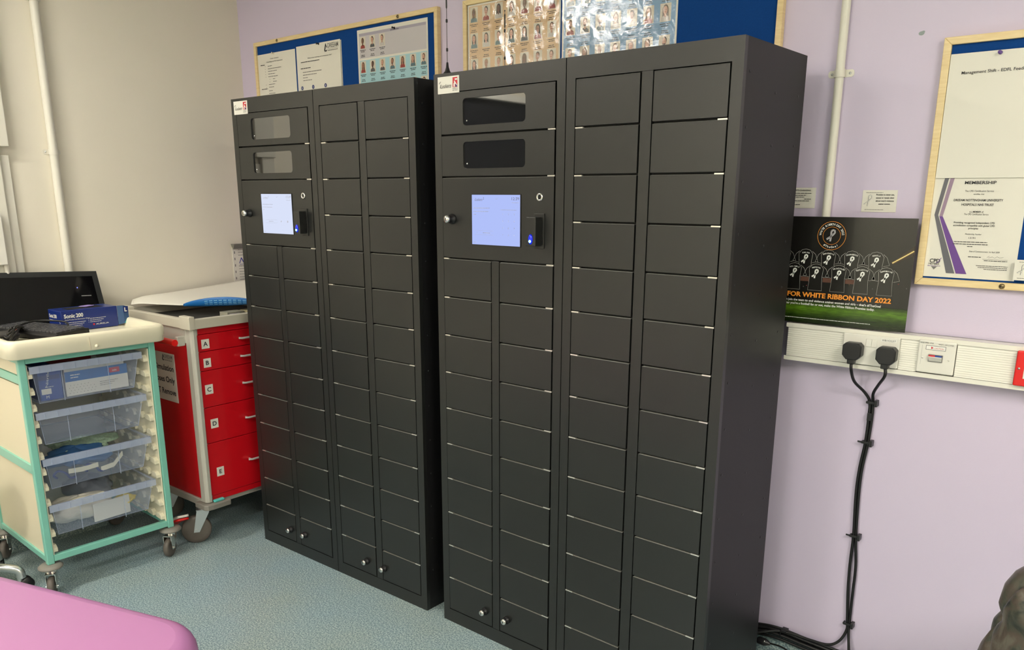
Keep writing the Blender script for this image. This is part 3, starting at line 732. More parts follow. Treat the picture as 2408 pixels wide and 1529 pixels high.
p.stroke([(2.138, 1.343), (2.143, 1.347), (2.141, 1.342), (2.150, 1.345), (2.155, 1.342), (2.160, 1.346), (2.166, 1.343), (2.174, 1.345)], 0.0007, M_greyink, 2)
p.rect(2.128, 1.338, 2.184, 1.3386, M_greyink, 2); p.lines(2.132, 1.334, 0.052, M_ink, 0.0014)
for k, w in enumerate((0.07, 0.066, 0.052)): p.lines(2.186-w, 1.321-k*0.0042, w, M_ink, 0.0012)
p.text('CPD', 2.007, 1.324, 0.012, M_ink, 2, w=0.025, bold=0.02, hs=0.014); p.stroke([(2.022, 1.322), (2.027, 1.326), (2.034, 1.337)], 0.0014, M_spurp, 3)
p.text('MEMBER', 2.005, 1.3185, 0.006, M_ink, 2, w=0.026); p.lines(2.003, 1.315, 0.031, M_spurp, 0.0012); p.poly([(2.012, 1.314), (2.026, 1.314), (2.019, 1.306)], M_greyink, 2)
p.build('printed_text', s)
def ribbon(p, cu, cv, h, m, k=3, w=None):
    w = w or h*0.17
    pts = [(-0.42, -0.33), (-0.1, -0.1), (0.12, 0.1), (0.26, 0.28), (0.24, 0.44), (0.1, 0.5), (-0.02, 0.44), (-0.06, 0.28), (-0.04, 0.08), (-0.06, -0.15), (-0.1, -0.5)]
    p.stroke([(cu+a*h, cv+b*h) for a, b in pts], w, m, k)
def card(x0, x1, z0, z1, y, label, rot=0.0):
    s = sheet(x0, x1, z0, z1, y, label, name='information_card', cat='card'); s['group'] = 'small white ribbon cards'
    p = wall_plane(x0, z0, y-0.0006); w = x1-x0; h = z1-z0
    p.lines(w*0.1, h*0.88, w*0.5, M_greyink, 0.0012); ribbon(p, w*0.2, h*0.52, h*0.5, M_ink, 1, 0.0025); ribbon(p, w*0.205, h*0.52, h*0.5, M_whiteink, 2, 0.0015)
    for k, t in enumerate(('Promise to never use,', 'excuse or remain silent', 'about men\'s violence', 'against women.')): p.text(t, w*0.66, h*(0.76-k*0.14), 0.005, M_ink, 2, 'c', w=w*(0.52 if k < 3 else 0.34), bold=0.02, hs=0.0058)
    p.lines(w*0.1, h*0.1, w*0.55, M_greyink, 0.0012)
    p.build('lettering', s)
card(2.203, 2.293, 1.292, 1.342, BY-0.0165, 'small white ribbon card leaning on the right board over the certificate corner')
card(1.8155, 1.905, 1.4505, 1.5085, -0.0012, 'small white ribbon card on the lilac wall right of the vertical pipe')
s = sheet(1.598, 1.6865, 1.4585, 1.5155, -0.0012, 'small white contact card on the lilac wall left of the vertical pipe', name='information_card', cat='card')
p = wall_plane(0, 0, -0.0018)
p.text('WHAT\'S CHANGING', 1.672, 1.506, 0.006, M_ink, 2, 'r', w=0.055, bold=0.015)
for k, (a, w) in enumerate(((1.60, 0.075), (1.60, 0.06), (1.62, 0.035), (1.655, 0.02), (1.61, 0.06), (1.61, 0.02), (1.60, 0.045))): p.lines(a, 1.499-k*0.0053, w, M_ink, 0.0016)
p.build('lettering', s)

# white ribbon poster standing on the trunking
PYP = -0.046
s = sheet(1.556, 1.976, 1.1365, 1.4365, PYP, 'black campaign poster with shirt outlines and orange lettering, standing on the socket trunking', M_pblack, 'poster', 'poster')
b = MB(); b.box((1.556, PYP-0.0007, 1.1365), (1.976, PYP-0.0005, 1.200)); b.build('printed_grass', M_grass, s)
p = wall_plane(0, 0, PYP-0.0006)
def ring(cu, cv, r, w, m, k): p.stroke([(cu+r*math.cos(2*PI*i/48), cv+r*math.sin(2*PI*i/48)) for i in range(48)], w, m, k, True)
cu, cv = 1.758, 1.3855
ring(cu, cv, 0.0385, 0.0011, M_orange, 2); ring(cu, cv, 0.0240, 0.0009, M_orange, 2)
tx = 'WHITE RIBBON DAY 2022'
for i, ch in enumerate(tx):
    if ch == ' ': continue
    a = math.radians(172-i*(164/(len(tx)-1))); p.text(ch, cu+0.0285*math.cos(a), cv+0.0285*math.sin(a), 0.0080, M_whiteink, 2, 'c', bold=0.02, rot=a-PI/2)
tx = '#TheGoal'
for i, ch in enumerate(tx):
    a = math.radians(236+i*(68/(len(tx)-1))); p.text(ch, cu+0.0335*math.cos(a), cv+0.0335*math.sin(a), 0.0076, M_whiteink, 2, 'c', bold=0.02, rot=a+PI/2)
ribbon(p, cu, cv, 0.031, M_ltgrey, 2, 0.005); ribbon(p, cu-0.0006, cv+0.0006, 0.031, M_greyink, 3, 0.0016)
wsh = mat('grey_outline_print', srgb(168, 166, 160), 0.4)
def shirt(cx, zt, word, row):
    k = 4 if row else 2; h = 0.0715; w = 0.0395
    body = [(cx-w/2, zt-0.004-h), (cx-w*0.44, zt-0.036), (cx-w*0.50, zt-0.012), (cx-w*0.3, zt-0.002), (cx, zt+0.001), (cx+w*0.3, zt-0.002), (cx+w*0.50, zt-0.012), (cx+w*0.44, zt-0.036), (cx+w/2, zt-0.004-h)]
    body = [(a, max(b, 1.2315)) for a, b in body]
    ls = [(cx-w*0.45, zt-0.005), (cx-w*0.70, zt-0.013), (cx-w*0.90, zt-0.033), (cx-w*0.50, zt-0.037)]
    rs = [(2*cx-a, b) for a, b in ls]
    for q in (ls, rs): p.poly(q, M_pblack, k-0.5); p.stroke(q, 0.0008, wsh, k)
    p.poly(body, M_pblack, k+0.3); p.stroke(body, 0.0008, wsh, k+0.6, True)
    n = len(word)
    for i, ch in enumerate(word):
        t = (i-(n-1)/2); ww = min(0.030, n*0.0034)/n; p.text(ch, cx+t*ww, zt-0.0105-(t*ww)**2*14, 0.0052, M_whiteink, k+1, 'c', bold=0.02, rot=-t*ww*26)
    ribbon(p, cx-0.001, zt-0.0275, 0.0245, M_whiteink, k+1, 0.0042)
for i, wd in enumerate(['', 'CARING', 'EMPATHETIC', 'COURAGEOUS', 'GENTLE']): shirt(1.691-0.0638+i*0.0638, 1.3455, wd, 0)
for i, wd in enumerate(['RELIABLE', 'HOPEFUL', 'PRINCIPLED', 'REFLECTIVE', 'SUPPORTIVE']): shirt(1.6625+i*0.0625, 1.3055, wd, 1)
p.text('FOR WHITE RIBBON DAY 2022', 1.933, 1.2115, 0.02, M_orange, 5, 'r', w=0.285, bold=0.035, hs=0.0185)
p.text('can join the team to end violence against women and girls \u2013 that\'s #TheGoal', 1.908, 1.1985, 0.01, M_whiteink, 5, 'r', w=0.270, bold=0.02, hs=0.0088)
p.text('Whether you\'re a football fan or not, make the White Ribbon Promise today.', 1.893, 1.1885, 0.01, M_whiteink, 5, 'r', w=0.268, bold=0.02, hs=0.0088)
p.lines(1.60, 1.1495, 0.286, M_whiteink, 0.0014, 4)
st = mat('printed_floodlight', srgb(250, 226, 150), 0.3)
p.stroke([(1.924, 1.319), (1.949, 1.3355), (1.975, 1.353)], 0.0022, st, 3); gl = mat('printed_glow', srgb(112, 88, 52), 0.3)
p.poly([(1.920, 1.313), (1.975, 1.338), (1.975, 1.366), (1.950, 1.346)], mat('printed_stand', srgb(52, 42, 32), 0.3), 1); p.stroke([(1.924, 1.319), (1.975, 1.353)], 0.006, gl, 2)
for i in range(26): x = random.uniform(1.63, 1.97); z = random.uniform(1.235, 1.268); p.ell(x, z, 0.0012, 0.0012, random.choice([gl, M_greyink, CLOTH[2]]), 1, 6)
for cx in (1.694, 1.757, 1.819): p.rect(cx-0.012, 1.256, cx+0.012, 1.268, mat('printed_crowd', srgb(92, 58, 44), 0.4), 1)
p.build('printed_text', s)

# ------------------------------------------------------------------ services on the back wall
t = thing('conduit_pipe', 'painted vertical pipe on the lilac wall right of the lockers', 'pipe', (1.7255, -0.0135, 0))
b = MB(); b.cyl((0, 0, 1.135), (0, 0, CEIL), 0.0115, 20); b.build('pipe', M_pipe, t)
def saddle(t, z, m, along='x', r=0.0115, off=0.0135):
    b = MB()
    poly = [(-0.029, -0.0095), (0.029, -0.0095), (0.0335, -0.006), (0.0345, 0), (0.0335, 0.006), (0.029, 0.0095), (-0.029, 0.0095), (-0.0335, 0.006), (-0.0345, 0), (-0.0335, -0.006)]
    if along == 'x':
        b.prism(poly, 0, 0.0022, lambda u, v, d: (u, off-d, z+v)); b.tube([(0, 0, z-0.0105), (0, 0, z+0.0105)], r+0.0022, 20)
    else:
        b.prism(poly, 0, 0.0022, lambda u, v, d: (-off+d, u, z+v)); b.tube([(0, 0, z-0.0105), (0, 0, z+0.0105)], r+0.0022, 20)
    o = b.build('saddle_clip', m, t)
    b = MB()
    for q in (-0.024, 0.024):
        if along == 'x': b.lathe([(0.0036, off-0.002), (0.003, off-0.004), (0.0, off-0.0045)], (q, 0, z), 'y', 12)
        else: b.lathe([(0.0036, -off+0.002), (0.003, -off+0.004), (0.0, -off+0.0045)], (0, q, z), 'x', 12)
    b.build('screw', M_zinc, o)
saddle(t, 1.8145, M_pipe)

TZ0, TZ1, TD = 1.0272, 1.1325, 0.05
t = thing('socket_trunking', 'long white plastic trunking along the lilac wall with grooved cover', 'trunking', (0, 0, 0))
TX0, TX1 = 1.655, XR-0.01
b = MB(); b.box((TX0, -0.006, TZ0), (TX1, -0.001, TZ1)); b.box((TX0, -TD, TZ0-0.004), (TX1, -0.001, TZ0)); b.box((TX0, -TD, TZ1-0.004), (TX1, -0.001, TZ1))
b.box((TX0, -TD-0.002, TZ0-0.004), (TX1, -TD, TZ0+0.008)); b.box((TX0, -TD-0.002, TZ1-0.012), (TX1, -TD, TZ1)); b.build('back_channel', M_trunk, t)
def cover(x0, x1):
    b = MB(); z0, z1 = TZ0+0.009, TZ1-0.013
    n = 28; vs = []; 
    for i in range(n+1):
        z = z0+(z1-z0)*i/n; y = -TD-0.0012+(0.0006 if i % 2 else 0)
        vs += [(x0, y, z), (x1, y, z)]
    b.add(vs, [(2*i, 2*i+1, 2*i+3, 2*i+2) for i in range(n)]); b.box((x0, -TD+0.001, z0), (x1, -TD-0.0006, z1)); b.build('cover_strip', M_trunk, t)
cover(TX0+0.006, 1.8225); cover(1.970, 2.0155); cover(2.1075, 2.2405); cover(2.36, TX1)
# double socket plate
FY = -TD-0.009
t = thing('socket_plate', 'white double socket plate with two black plugs in it', 'socket', (0, 0, 0))
b = MB(); b.box((1.8215, FY, 1.0375), (1.9705, -TD-0.0025, 1.1225)); b.build('faceplate', M_white, t, bevel=0.003)
for q in (0, 1):
    b = MB(); b.box((1.884+q*0.0150, FY-0.0025, 1.090), (1.8985+q*0.0150, FY, 1.1115)); b.build('rocker_switch', M_white, t, bevel=0.001)
p = wall_plane(0, 0, FY-0.0003); p.rect(1.922, 1.1085, 1.962, 1.1175, M_whiteink, 0); p.text('W8/1C/L3/7', 1.942, 1.110, 0.008, M_ink, 1, 'c', w=0.035, hs=0.0072); p.build('circuit_label', t)
t = thing('isolator_plate', 'white fused switch plate with red and blue striped lever', 'switch', (0, 0, 0))
b = MB(); b.box((2.0165, FY, 1.0385), (2.1065, -TD-0.0025, 1.1255)); b.build('faceplate', M_white, t, bevel=0.003)
p = wall_plane(0, 0, FY-0.0003); p.text('W60 PP01 P10', 2.036, 1.1165, 0.006, M_ink, 1, 'c', w=0.032, hs=0.0052); p.text('W071 PP12 P20', 2.082, 1.1155, 0.006, M_ink, 1, 'c', w=0.036, hs=0.0052)
p.rect(2.035, 1.1005, 2.083, 1.1125, M_greyink, 0); p.rect(2.0362, 1.1017, 2.0818, 1.1113, M_whiteink, 1); p.poly([(2.048, 1.103), (2.048, 1.110), (2.054, 1.1065)], M_rered, 2); p.text('CAUTION', 2.067, 1.104, 0.006, M_rered, 2, 'c', w=0.022, hs=0.005)
p.rect(2.026, 1.06, 2.0263, 1.112, M_greyink, 1); p.build('printed_labels', t)
b = MB(); b.box((2.044, FY-0.003, 1.070), (2.078, FY, 1.089)); o = b.build('lever_surround', M_greyink, t); b = MB(); b.add([(2.0455, FY-0.003, 1.072), (2.0765, FY-0.003, 1.072), (2.0765, FY-0.011, 1.083), (2.0455, FY-0.011, 1.083), (2.0765, FY-0.003, 1.0875), (2.0455, FY-0.003, 1.0875)], [(0, 1, 2, 3), (3, 2, 4, 5), (1, 4, 2), (0, 3, 5)]); b.build('lever', M_white, o)
b = MB(); b.box((2.0455, FY-0.0085, 1.0845), (2.061, FY-0.003, 1.088), 0); b.box((2.061, FY-0.0085, 1.0845), (2.0765, FY-0.003, 1.088), 1); b.build('colour_bar', [M_rered, M_blueink], o)
for q in (2.030, 2.093):
    b = MB(); b.lathe([(0.0026, FY+0.001), (0.0024, FY-0.0008), (0.0, FY-0.001)], (q, 0, 1.078), 'y', 10); b.build('screw', M_white, t)
t = thing('alarm_plate', 'red plate on the trunking at the right edge', 'alarm point', (0, 0, 0))
b = MB(); b.box((2.2425, FY-0.006, 1.036), (2.330, -TD-0.0025, 1.124)); b.build('faceplate', M_redp, t, bevel=0.003)
b = MB(); b.box((2.262, FY-0.0072, 1.056), (2.312, FY-0.006, 1.112)); b.build('label_panel', M_white, t); b = MB(); b.lathe([(0.003, FY-0.005), (0.0028, FY-0.0072), (0, FY-0.0076)], (2.251, 0, 1.080), 'y', 10); b.build('screw', M_zinc, t)

# plugs and mains cables
def plug(x, z, label, pts, bend):
    t = thing('mains_plug', label, 'plug', (x, FY-0.0005, z), 0, 'black mains plugs')
    b = MB(); oc = [(-0.0255, -0.012), (-0.0255, 0.015), (-0.017, 0.0235), (0.017, 0.0235), (0.0255, 0.015), (0.0255, -0.012), (0.014, -0.0245), (-0.014, -0.0245)]
    T = lambda u, v, d: (u, -d, v)
    b.prism(oc, 0.0, 0.026, T); b.prism([(a*0.93, c*0.93) for a, c in oc], 0.026, 0.031, T); b.build('body', M_black, t, bevel=0.0018)
    b = MB(); b.box((-0.0095, -0.028, -0.036), (0.0095, -0.008, -0.016)); b.build('cable_grip', M_black, t, bevel=0.002)
    b = MB(); b.tube(pts, 0.0042, 10); b.build('cable', M_rubber, t)
cA = [(0, -0.018, -0.03), (0.001, -0.02, -0.055), (0.008, 0.0, -0.085), (0.022, 0.035, -0.116), (0.036, 0.048, -0.138), (0.040, 0.050, -0.19)]
def smooth(pts, n=6):
    pts = [Vector(p) for p in pts]; out = []
    for i in range(len(pts)-1):
        p0, p1, p2, p3 = pts[max(i-1, 0)], pts[i], pts[i+1], pts[min(i+2, len(pts)-1)]
        for k in range(n):
            t = k/n; out.append(0.5*((2*p1)+(p2-p0)*t+(2*p0-5*p1+4*p2-p3)*t*t+(3*p1-p0-3*p2+p3)*t*t*t))
    out.append(pts[-1]); return out
def run(x0, z0, dx, tail):
    # cable in plug-local coordinates: down the wall through the bundle
    o = Vector((x0, FY-0.0005, z0))
    path = [(x0, FY-0.018, z0-0.03), (x0+0.003, FY-0.02, z0-0.055)]
    if x0 < 1.9: path += [(1.862, -0.05, 0.985), (1.884, -0.022, 0.953)]
    else: path += [(1.926, -0.05, 0.985), (1.908, -0.022, 0.953)]
    path += [(1.902+dx, -0.010, 0.925), (1.904+dx, -0.009, 0.883), (1.902+dx*0.8, -0.009, 0.804), (1.894+dx*0.8, -0.009, 0.72), (1.893+dx*0.9, -0.009, 0.64), (1.899+dx*0.8, -0.009, 0.512), (1.903+dx*1.9, -0.009, 0.42), (1.905+dx*1.6, -0.009, 0.33), (1.909+dx*0.8, -0.009, 0.24)]+tail
    return smooth([Vector(q)-o for q in path])
tA = [(1.908, -0.012, 0.205), (1.892, -0.02, 0.165), (1.86, -0.024, 0.142), (1.80, -0.02, 0.135), (1.74, -0.02, 0.134), (1.69, -0.03, 0.128), (1.62, -0.06, 0.10), (1.56, -0.09, 0.05), (1.5, -0.10, 0.006)]
tB = [(1.914, -0.012, 0.205), (1.921, -0.02, 0.165), (1.926, -0.024, 0.142), (1.935, -0.02, 0.126), (2.05, -0.014, 0.115), (2.3, -0.014, 0.115)]
plug(1.8555, 1.0765, 'left black plug in the double socket, its cable running down the wall', run(1.8555, 1.0765, -0.0042, tA), 0)
plug(1.9445, 1.0745, 'right black plug in the double socket, its cable running down the wall', run(1.9445, 1.0745, 0.0046, tB), 0)
for i, (x, z) in enumerate(((1.903, 0.923), (1.902, 0.804), (1.899, 0.512), (1.909, 0.226))):
    b = MB(); b.box((x-0.012, -0.0165, z-0.0035), (x+0.012, -0.0145, z+0.0035)); b.box((x+0.0095, -0.021, z-0.009), (x+0.0175, -0.0005, z+0.009)); b.box((x-0.014, -0.0155, z-0.003), (x-0.010, -0.0005, z+0.003))
    if i in (1, 2): b.box((x-0.024, -0.0155, z-0.002), (x-0.012, -0.0135, z+0.003))
    if i == 0: b.box((x-0.006, -0.0185, z-0.052), (x+0.006, -0.0145, z-0.03))
    o = b.build('cable_clip', M_black, bevel=0.0006)
    tag(o, ['black cable clip where the two plug cables meet', 'second black cable clip below the sockets', 'black cable clip halfway down the wall cables', 'lowest black cable clip where the cables part again'][i], 'cable clip', 'cable clips')
# bundle of cables lying along the top of the coved skirting
for i, (dz, dy, r) in enumerate(((0.0, 0.0, 0.005), (0.0105, 0.002, 0.004), (-0.0125, 0.004, 0.006), (-0.025, 0.006, 0.005))):
    pts = [(1.50, -0.05, 0.10+dz), (1.62, -0.024, 0.118+dz), (1.70, -0.016-dy, 0.128+dz), (1.80, -0.017-dy, 0.124+dz), (1.95, -0.016-dy, 0.12+dz*0.9), (2.2, -0.016-dy, 0.122+dz), (2.7, -0.016-dy, 0.122+dz)]
    b = MB(); b.tube(smooth(pts), r, 8); o = b.build('skirting_cable', M_rubber)
    tag(o, ['black cable along the skirting beside the lockers, second from top', 'thin topmost black cable along the skirting', 'thick black cable along the skirting, second from bottom', 'lowest black cable along the skirting'][i], 'cable', 'skirting cables')
b = MB(); b.box((1.712, -0.03, 0.132), (1.730, -0.001, 0.139)); b.box((1.712, -0.03, 0.118), (1.7145, -0.001, 0.139)); tag(b.build('cable_saddle', M_black, bevel=0.0006), 'open black plastic clip on the skirting cables', 'cable clip')
t = thing('cable_connector', 'black barrel connector with thin cable hanging by the skirting behind the nearer lockers', 'connector', (1.655, -0.047, 0.0))
b = MB(); b.lathe([(0.008, 0), (0.0125, 0.005), (0.0125, 0.026), (0.009, 0.034), (0.0045, 0.044)], (-0.008, 0.0, 0.088), 'x', 14); b.lathe([(0.0, -0.024), (0.010, -0.022), (0.010, -0.003), (0.007, 0.0)], (-0.012, 0.002, 0.078), 'x', 12); b.build('barrel', M_black, t)
b = MB(); b.tube(smooth([(0.034, 0, 0.090), (0.085, -0.012, 0.098), (0.15, -0.03, 0.080), (0.24, -0.05, 0.03), (0.34, -0.06, 0.004), (0.50, -0.06, 0.004)]), 0.003, 8); b.tube(smooth([(-0.034, 0.002, 0.078), (-0.08, 0.0, 0.05), (-0.15, -0.02, 0.006)]), 0.004, 8); b.build('cable', M_rubber, t)
b = MB(); b.lathe([(0.0, -0.002), (0.0045, 0.0), (0.0, 0.002)], (0.020, -0.010, 0.097), 'x', 10); b.build('indicator', M_chrome, t)

# ------------------------------------------------------------------ left wall services
t = thing('conduit_pipe', 'painted vertical pipe on the white wall above the trolleys', 'pipe', (XL+0.019, -0.921, 0))
b = MB(); b.cyl((0, 0, 0.9), (0, 0, CEIL), 0.0165, 20); b.build('pipe', M_pipe, t)
saddle(t, 1.659, M_pipe, 'y', 0.0165, 0.019); saddle(t, 2.241, M_pipe, 'y', 0.0165, 0.019)
t = thing('wall_trunking', 'tall white wall trunking at the left edge of the white wall', 'trunking', (0, 0, 0))
b = MB(); b.box((XL, -1.205, 1.672), (XL+0.038, -1.09, CEIL)); b.build('trunking_lid', M_pipe, t, bevel=0.003)
b = MB(); b.box((XL, -1.20, 0.8), (XL+0.030, -1.126, 1.672)); b.build('lower_lid', M_pipe, t, bevel=0.003)
b = MB(); b.box((XL, -1.126, 0.8), (XL+0.016, -1.09, 1.64)); b.build('side_strip', M_pipe, t, bevel=0.002)
t = thing('switch_box', 'white box at the left edge of the white wall, pipe below it', 'box', (0, 0, 0))
b = MB(); b.box((XL+0.0305, -1.30, 1.215), (XL+0.062, -1.163, 1.42)); b.build('cover', M_white, t, bevel=0.003); b = MB(); b.cyl((XL+0.042, -1.165, 1.05), (XL+0.042, -1.165, 1.215), 0.009); b.build('outlet_pipe', M_pipe, t)
# paper on the left wall by the lockers
t = thing('wall_notice', 'handwritten paper in a grey topped holder on the white wall beside the lockers', 'notice', (0, 0, 0))
b = MB(); b.box((XL+0.0, -0.132, 1.058), (XL+0.003, -0.03, 1.235)); b.build('paper', M_paper, t)
b = MB(); b.add([(XL, -0.136, 1.25), (XL, -0.02, 1.25), (XL+0.03, -0.02, 1.25), (XL+0.03, -0.136, 1.25), (XL, -0.130, 1.225), (XL, -0.025, 1.225), (XL+0.012, -0.025, 1.225), (XL+0.012, -0.13, 1.225)], [(0, 1, 2, 3), (3, 2, 6, 7), (0, 3, 7, 4), (1, 2, 6, 5), (4, 5, 6, 7), (0, 1, 5, 4)]); b.build('holder', mat('grey_plastic', srgb(120, 118, 110), 0.3), t)
pl = Pl((XL+0.0032, -0.132, 1.058), (0, 1, 0), (0, 0, 1), (1, 0, 0))
for k in range(12): pl.lines(0.03, 0.012+k*0.0135, 0.06, M_greyink, 0.002)
for k in range(5): pl.rect(0.008, 0.015+k*0.032, 0.013, 0.027+k*0.032, M_greyink, 1)
pl.rect(0.02, 0.085, 0.09, 0.125, M_paper, 3); pl.text('No', 0.032, 0.094, 0.045, mat('blue_ballpoint', srgb(44, 52, 150), 0.5), 4, shear=0.4, hs=0.042); pl.stroke([(0.034, 0.088), (0.07, 0.092)], 0.002, MATS['blue_ballpoint'], 4)
pl.build('writing', t)

# ------------------------------------------------------------------ red drawer trolley
RY = 0.0241
def cart_T(x, y, yaw):
    """local a = along the front (+y), b = towards the back (-x)"""
    return Matrix.Translation((x, y, 0)) @ Matrix(((-math.sin(yaw), -math.cos(yaw), 0, 0), (math.cos(yaw), -math.sin(yaw), 0, 0), (0, 0, 1, 0), (0, 0, 0, 1)))
def cartbox(b, T, a, c, mi=0): b.box(a, c, mi, T)
def place(o, T):  # object built in (a, b, z) coordinates
    me = o.data; me.transform(T); 
    if T.determinant() < 0: me.flip_normals()
TR = cart_T(-0.5418, -0.7191, RY)
t = thing('drawer_trolley', 'red five drawer trolley labelled A to E, grey tray top, beside the lockers', 'trolley', (0, 0, 0))
RW, RD, RT = 0.54, 0.527, 1.0092
def part(name, m, fn, parent, T, bevel=0, seg=2, solid=0):
    b = MB(); fn(b); o = b.build(name, m, parent, bevel=bevel, seg=seg, solid=solid, fixn=False)
    me = o.data; me.transform(T)
    bm = bmesh.new(); bm.from_mesh(me); bmesh.ops.recalc_face_normals(bm, faces=bm.faces); bm.to_mesh(me); bm.free()
    return o
part('body', M_red, lambda b: (b.box((0.02, 0.03, 0.20), (RW-0.02, RD-0.01, 0.957)), b.box((0.012, 0.05, 0.205), (0.02, RD-0.05, 0.90))), t, TR, 0.002)
part('base_rail', M_alu, lambda b: b.box((0.004, 0.03, 0.172), (RW-0.004, RD-0.02, 0.205)), t, TR, 0.004)
part('base_strip', M_red, lambda b: b.box((0.024, 0.012, 0.198), (RW-0.024, 0.032, 0.222)), t, TR, 0.001)
part('top_strip', M_red, lambda b: b.box((0.024, 0.014, 0.929), (RW-0.024, 0.032, 0.957)), t, TR, 0.001)
for (a, c) in ((0.0, 0.0), (RW-0.036, 0.0), (0.0, RD-0.046), (RW-0.036, RD-0.046)):
    fr = c == 0
    part('corner_post', M_alu, lambda b: b.prism([(a+0.0, c+0.014), (a+0.004, c+0.005), (a+0.012, c+0.001), (a+0.026, c+0.001), (a+0.026, c+0.012), (a+0.036, c+0.012), (a+0.036, c+0.046), (a, c+0.046)], 0.20, 0.957, lambda u, v, d: (u, v, d)), t, TR, 0.0015)
def rim(b):
    o = [(-0.012, -0.014), (RW+0.012, -0.014), (RW+0.012, RD+0.012), (-0.012, RD+0.012)]; w = 0.026
    inn = [(-0.012+w, -0.014+w), (RW+0.012-w, -0.014+w), (RW+0.012-w, RD+0.012-w), (-0.012+w, RD+0.012-w)]
    for i in range(4):
        j = (i+1) % 4; b.prism([o[i], o[j], inn[j], inn[i]], 0.957, 0.997, lambda u, v, d: (u, v, d))
    b.box((-0.012+w, -0.014+w, 0.957), (RW+0.012-w, RD+0.012-w, 0.963))
    for a, c in ((-0.013, -0.015), (RW-0.052, -0.015), (-0.013, RD-0.052), (RW-0.052, RD-0.052)):
        b.prism([(a, c), (a+0.026, c), (a+0.026, c+0.075), (a, c+0.075)] if a < 0.1 else [(a+0.039, c), (a+0.065, c), (a+0.065, c+0.065), (a+0.039, c+0.065)], 0.955, 1.0095, lambda u, v, d: (u, v, d))
part('tray_top', M_gtop, rim, t, TR, 0.006, 3)
part('tray_mat', mat('dark_tray_mat', srgb(58, 58, 54), 0.6), lambda b: b.box((0.018, 0.016, 0.9635), (RW-0.018, RD-0.018, 0.966)), t, TR)
part('side_band', M_alu, lambda b: b.box((-0.002, 0.04, 0.895), (0.012, RD-0.04, 0.957)), t, TR, 0.002)
o = part('side_handle', M_redp, lambda b: b.tube([(-0.045, 0.050, 0.902), (-0.045, RD-0.10, 0.902)], 0.0135, 14), t, TR)
for q0 in (0.050, RD-0.12): part('handle_bracket', M_alu, lambda b: b.box((-0.034, q0, 0.885), (0.0, q0+0.018, 0.925)), o, TR, 0.003)
rows = [('A', 0.8565, 0.9275, 0.893), ('B', 0.7745, 0.8545, 0.815), ('C', 0.6165, 0.7725, 0.696), ('D', 0.4590, 0.6145, 0.539), ('E', 0.2240, 0.4570, 0.346)]
labp = {'A': (0.047, 0.0825, 0.868, 0.907), 'B': (0.049, 0.0825, 0.788, 0.826), 'C': (0.045, 0.081, 0.673, 0.714), 'D': (0.056, 0.091, 0.522, 0.562), 'E': (0.064, 0.098, 0.304, 0.344)}
for L, z0, z1, hz in rows:
    d = part('drawer', M_red, lambda b: b.box((0.024, 0.010, z0), (RW-0.024, 0.030, z1)), t, TR, 0.002)
    part('handle', M_handle, lambda b: (b.tube([(0.212, -0.008, hz+0.001), (0.226, -0.014, hz), (0.30, -0.016, hz), (0.345, -0.014, hz), (0.358, -0.008, hz+0.001)], 0.0046, 10), b.tube([(0.226, -0.013, hz), (0.226, 0.010, hz)], 0.003, 8), b.tube([(0.345, -0.013, hz), (0.345, 0.010, hz)], 0.003, 8)), d, TR)
    a0, a1, y0, y1 = labp[L]
    lo = part('letter_label', M_paper, lambda b: b.box((a0, 0.009, y0), (a1, 0.0098, y1)), d, TR)
    q = Pl(TR @ Vector((a0, 0.0088, y0)), TR.to_3x3() @ Vector((1, 0, 0)), (0, 0, 1), TR.to_3x3() @ Vector((0, -1, 0)))
    q.text(L, (a1-a0)/2, (y1-y0)*0.28, 0.028, M_ink, 1, 'c', bold=0.02, hs=0.026); o = q.build('letter', lo)
# sign on the side
lo = part('side_sign', M_paper, lambda b: b.box((0.0100, 0.172, 0.616), (0.0112, 0.469, 0.830)), t, TR)
q = Pl(TR @ Vector((0.0098, 0.469, 0.616)), TR.to_3x3() @ Vector((0, -1, 0)), (0, 0, 1), TR.to_3x3() @ Vector((-1, 0, 0)))
dreeam(q, 0.198, 0.182, 0.026)
FM = None
q.text('For Simulation', 0.284, 0.136, 0.03, M_ink, 1, 'r', w=0.212, hs=0.036, bold=0.02); q.text('Purposes Only', 0.284, 0.084, 0.03, M_ink, 1, 'r', w=0.215, hs=0.036, bold=0.02); q.text('DO NOT Remove', 0.284, 0.030, 0.03, M_ink, 1, 'r', w=0.262, hs=0.036, bold=0.02)
q.build('lettering', lo)
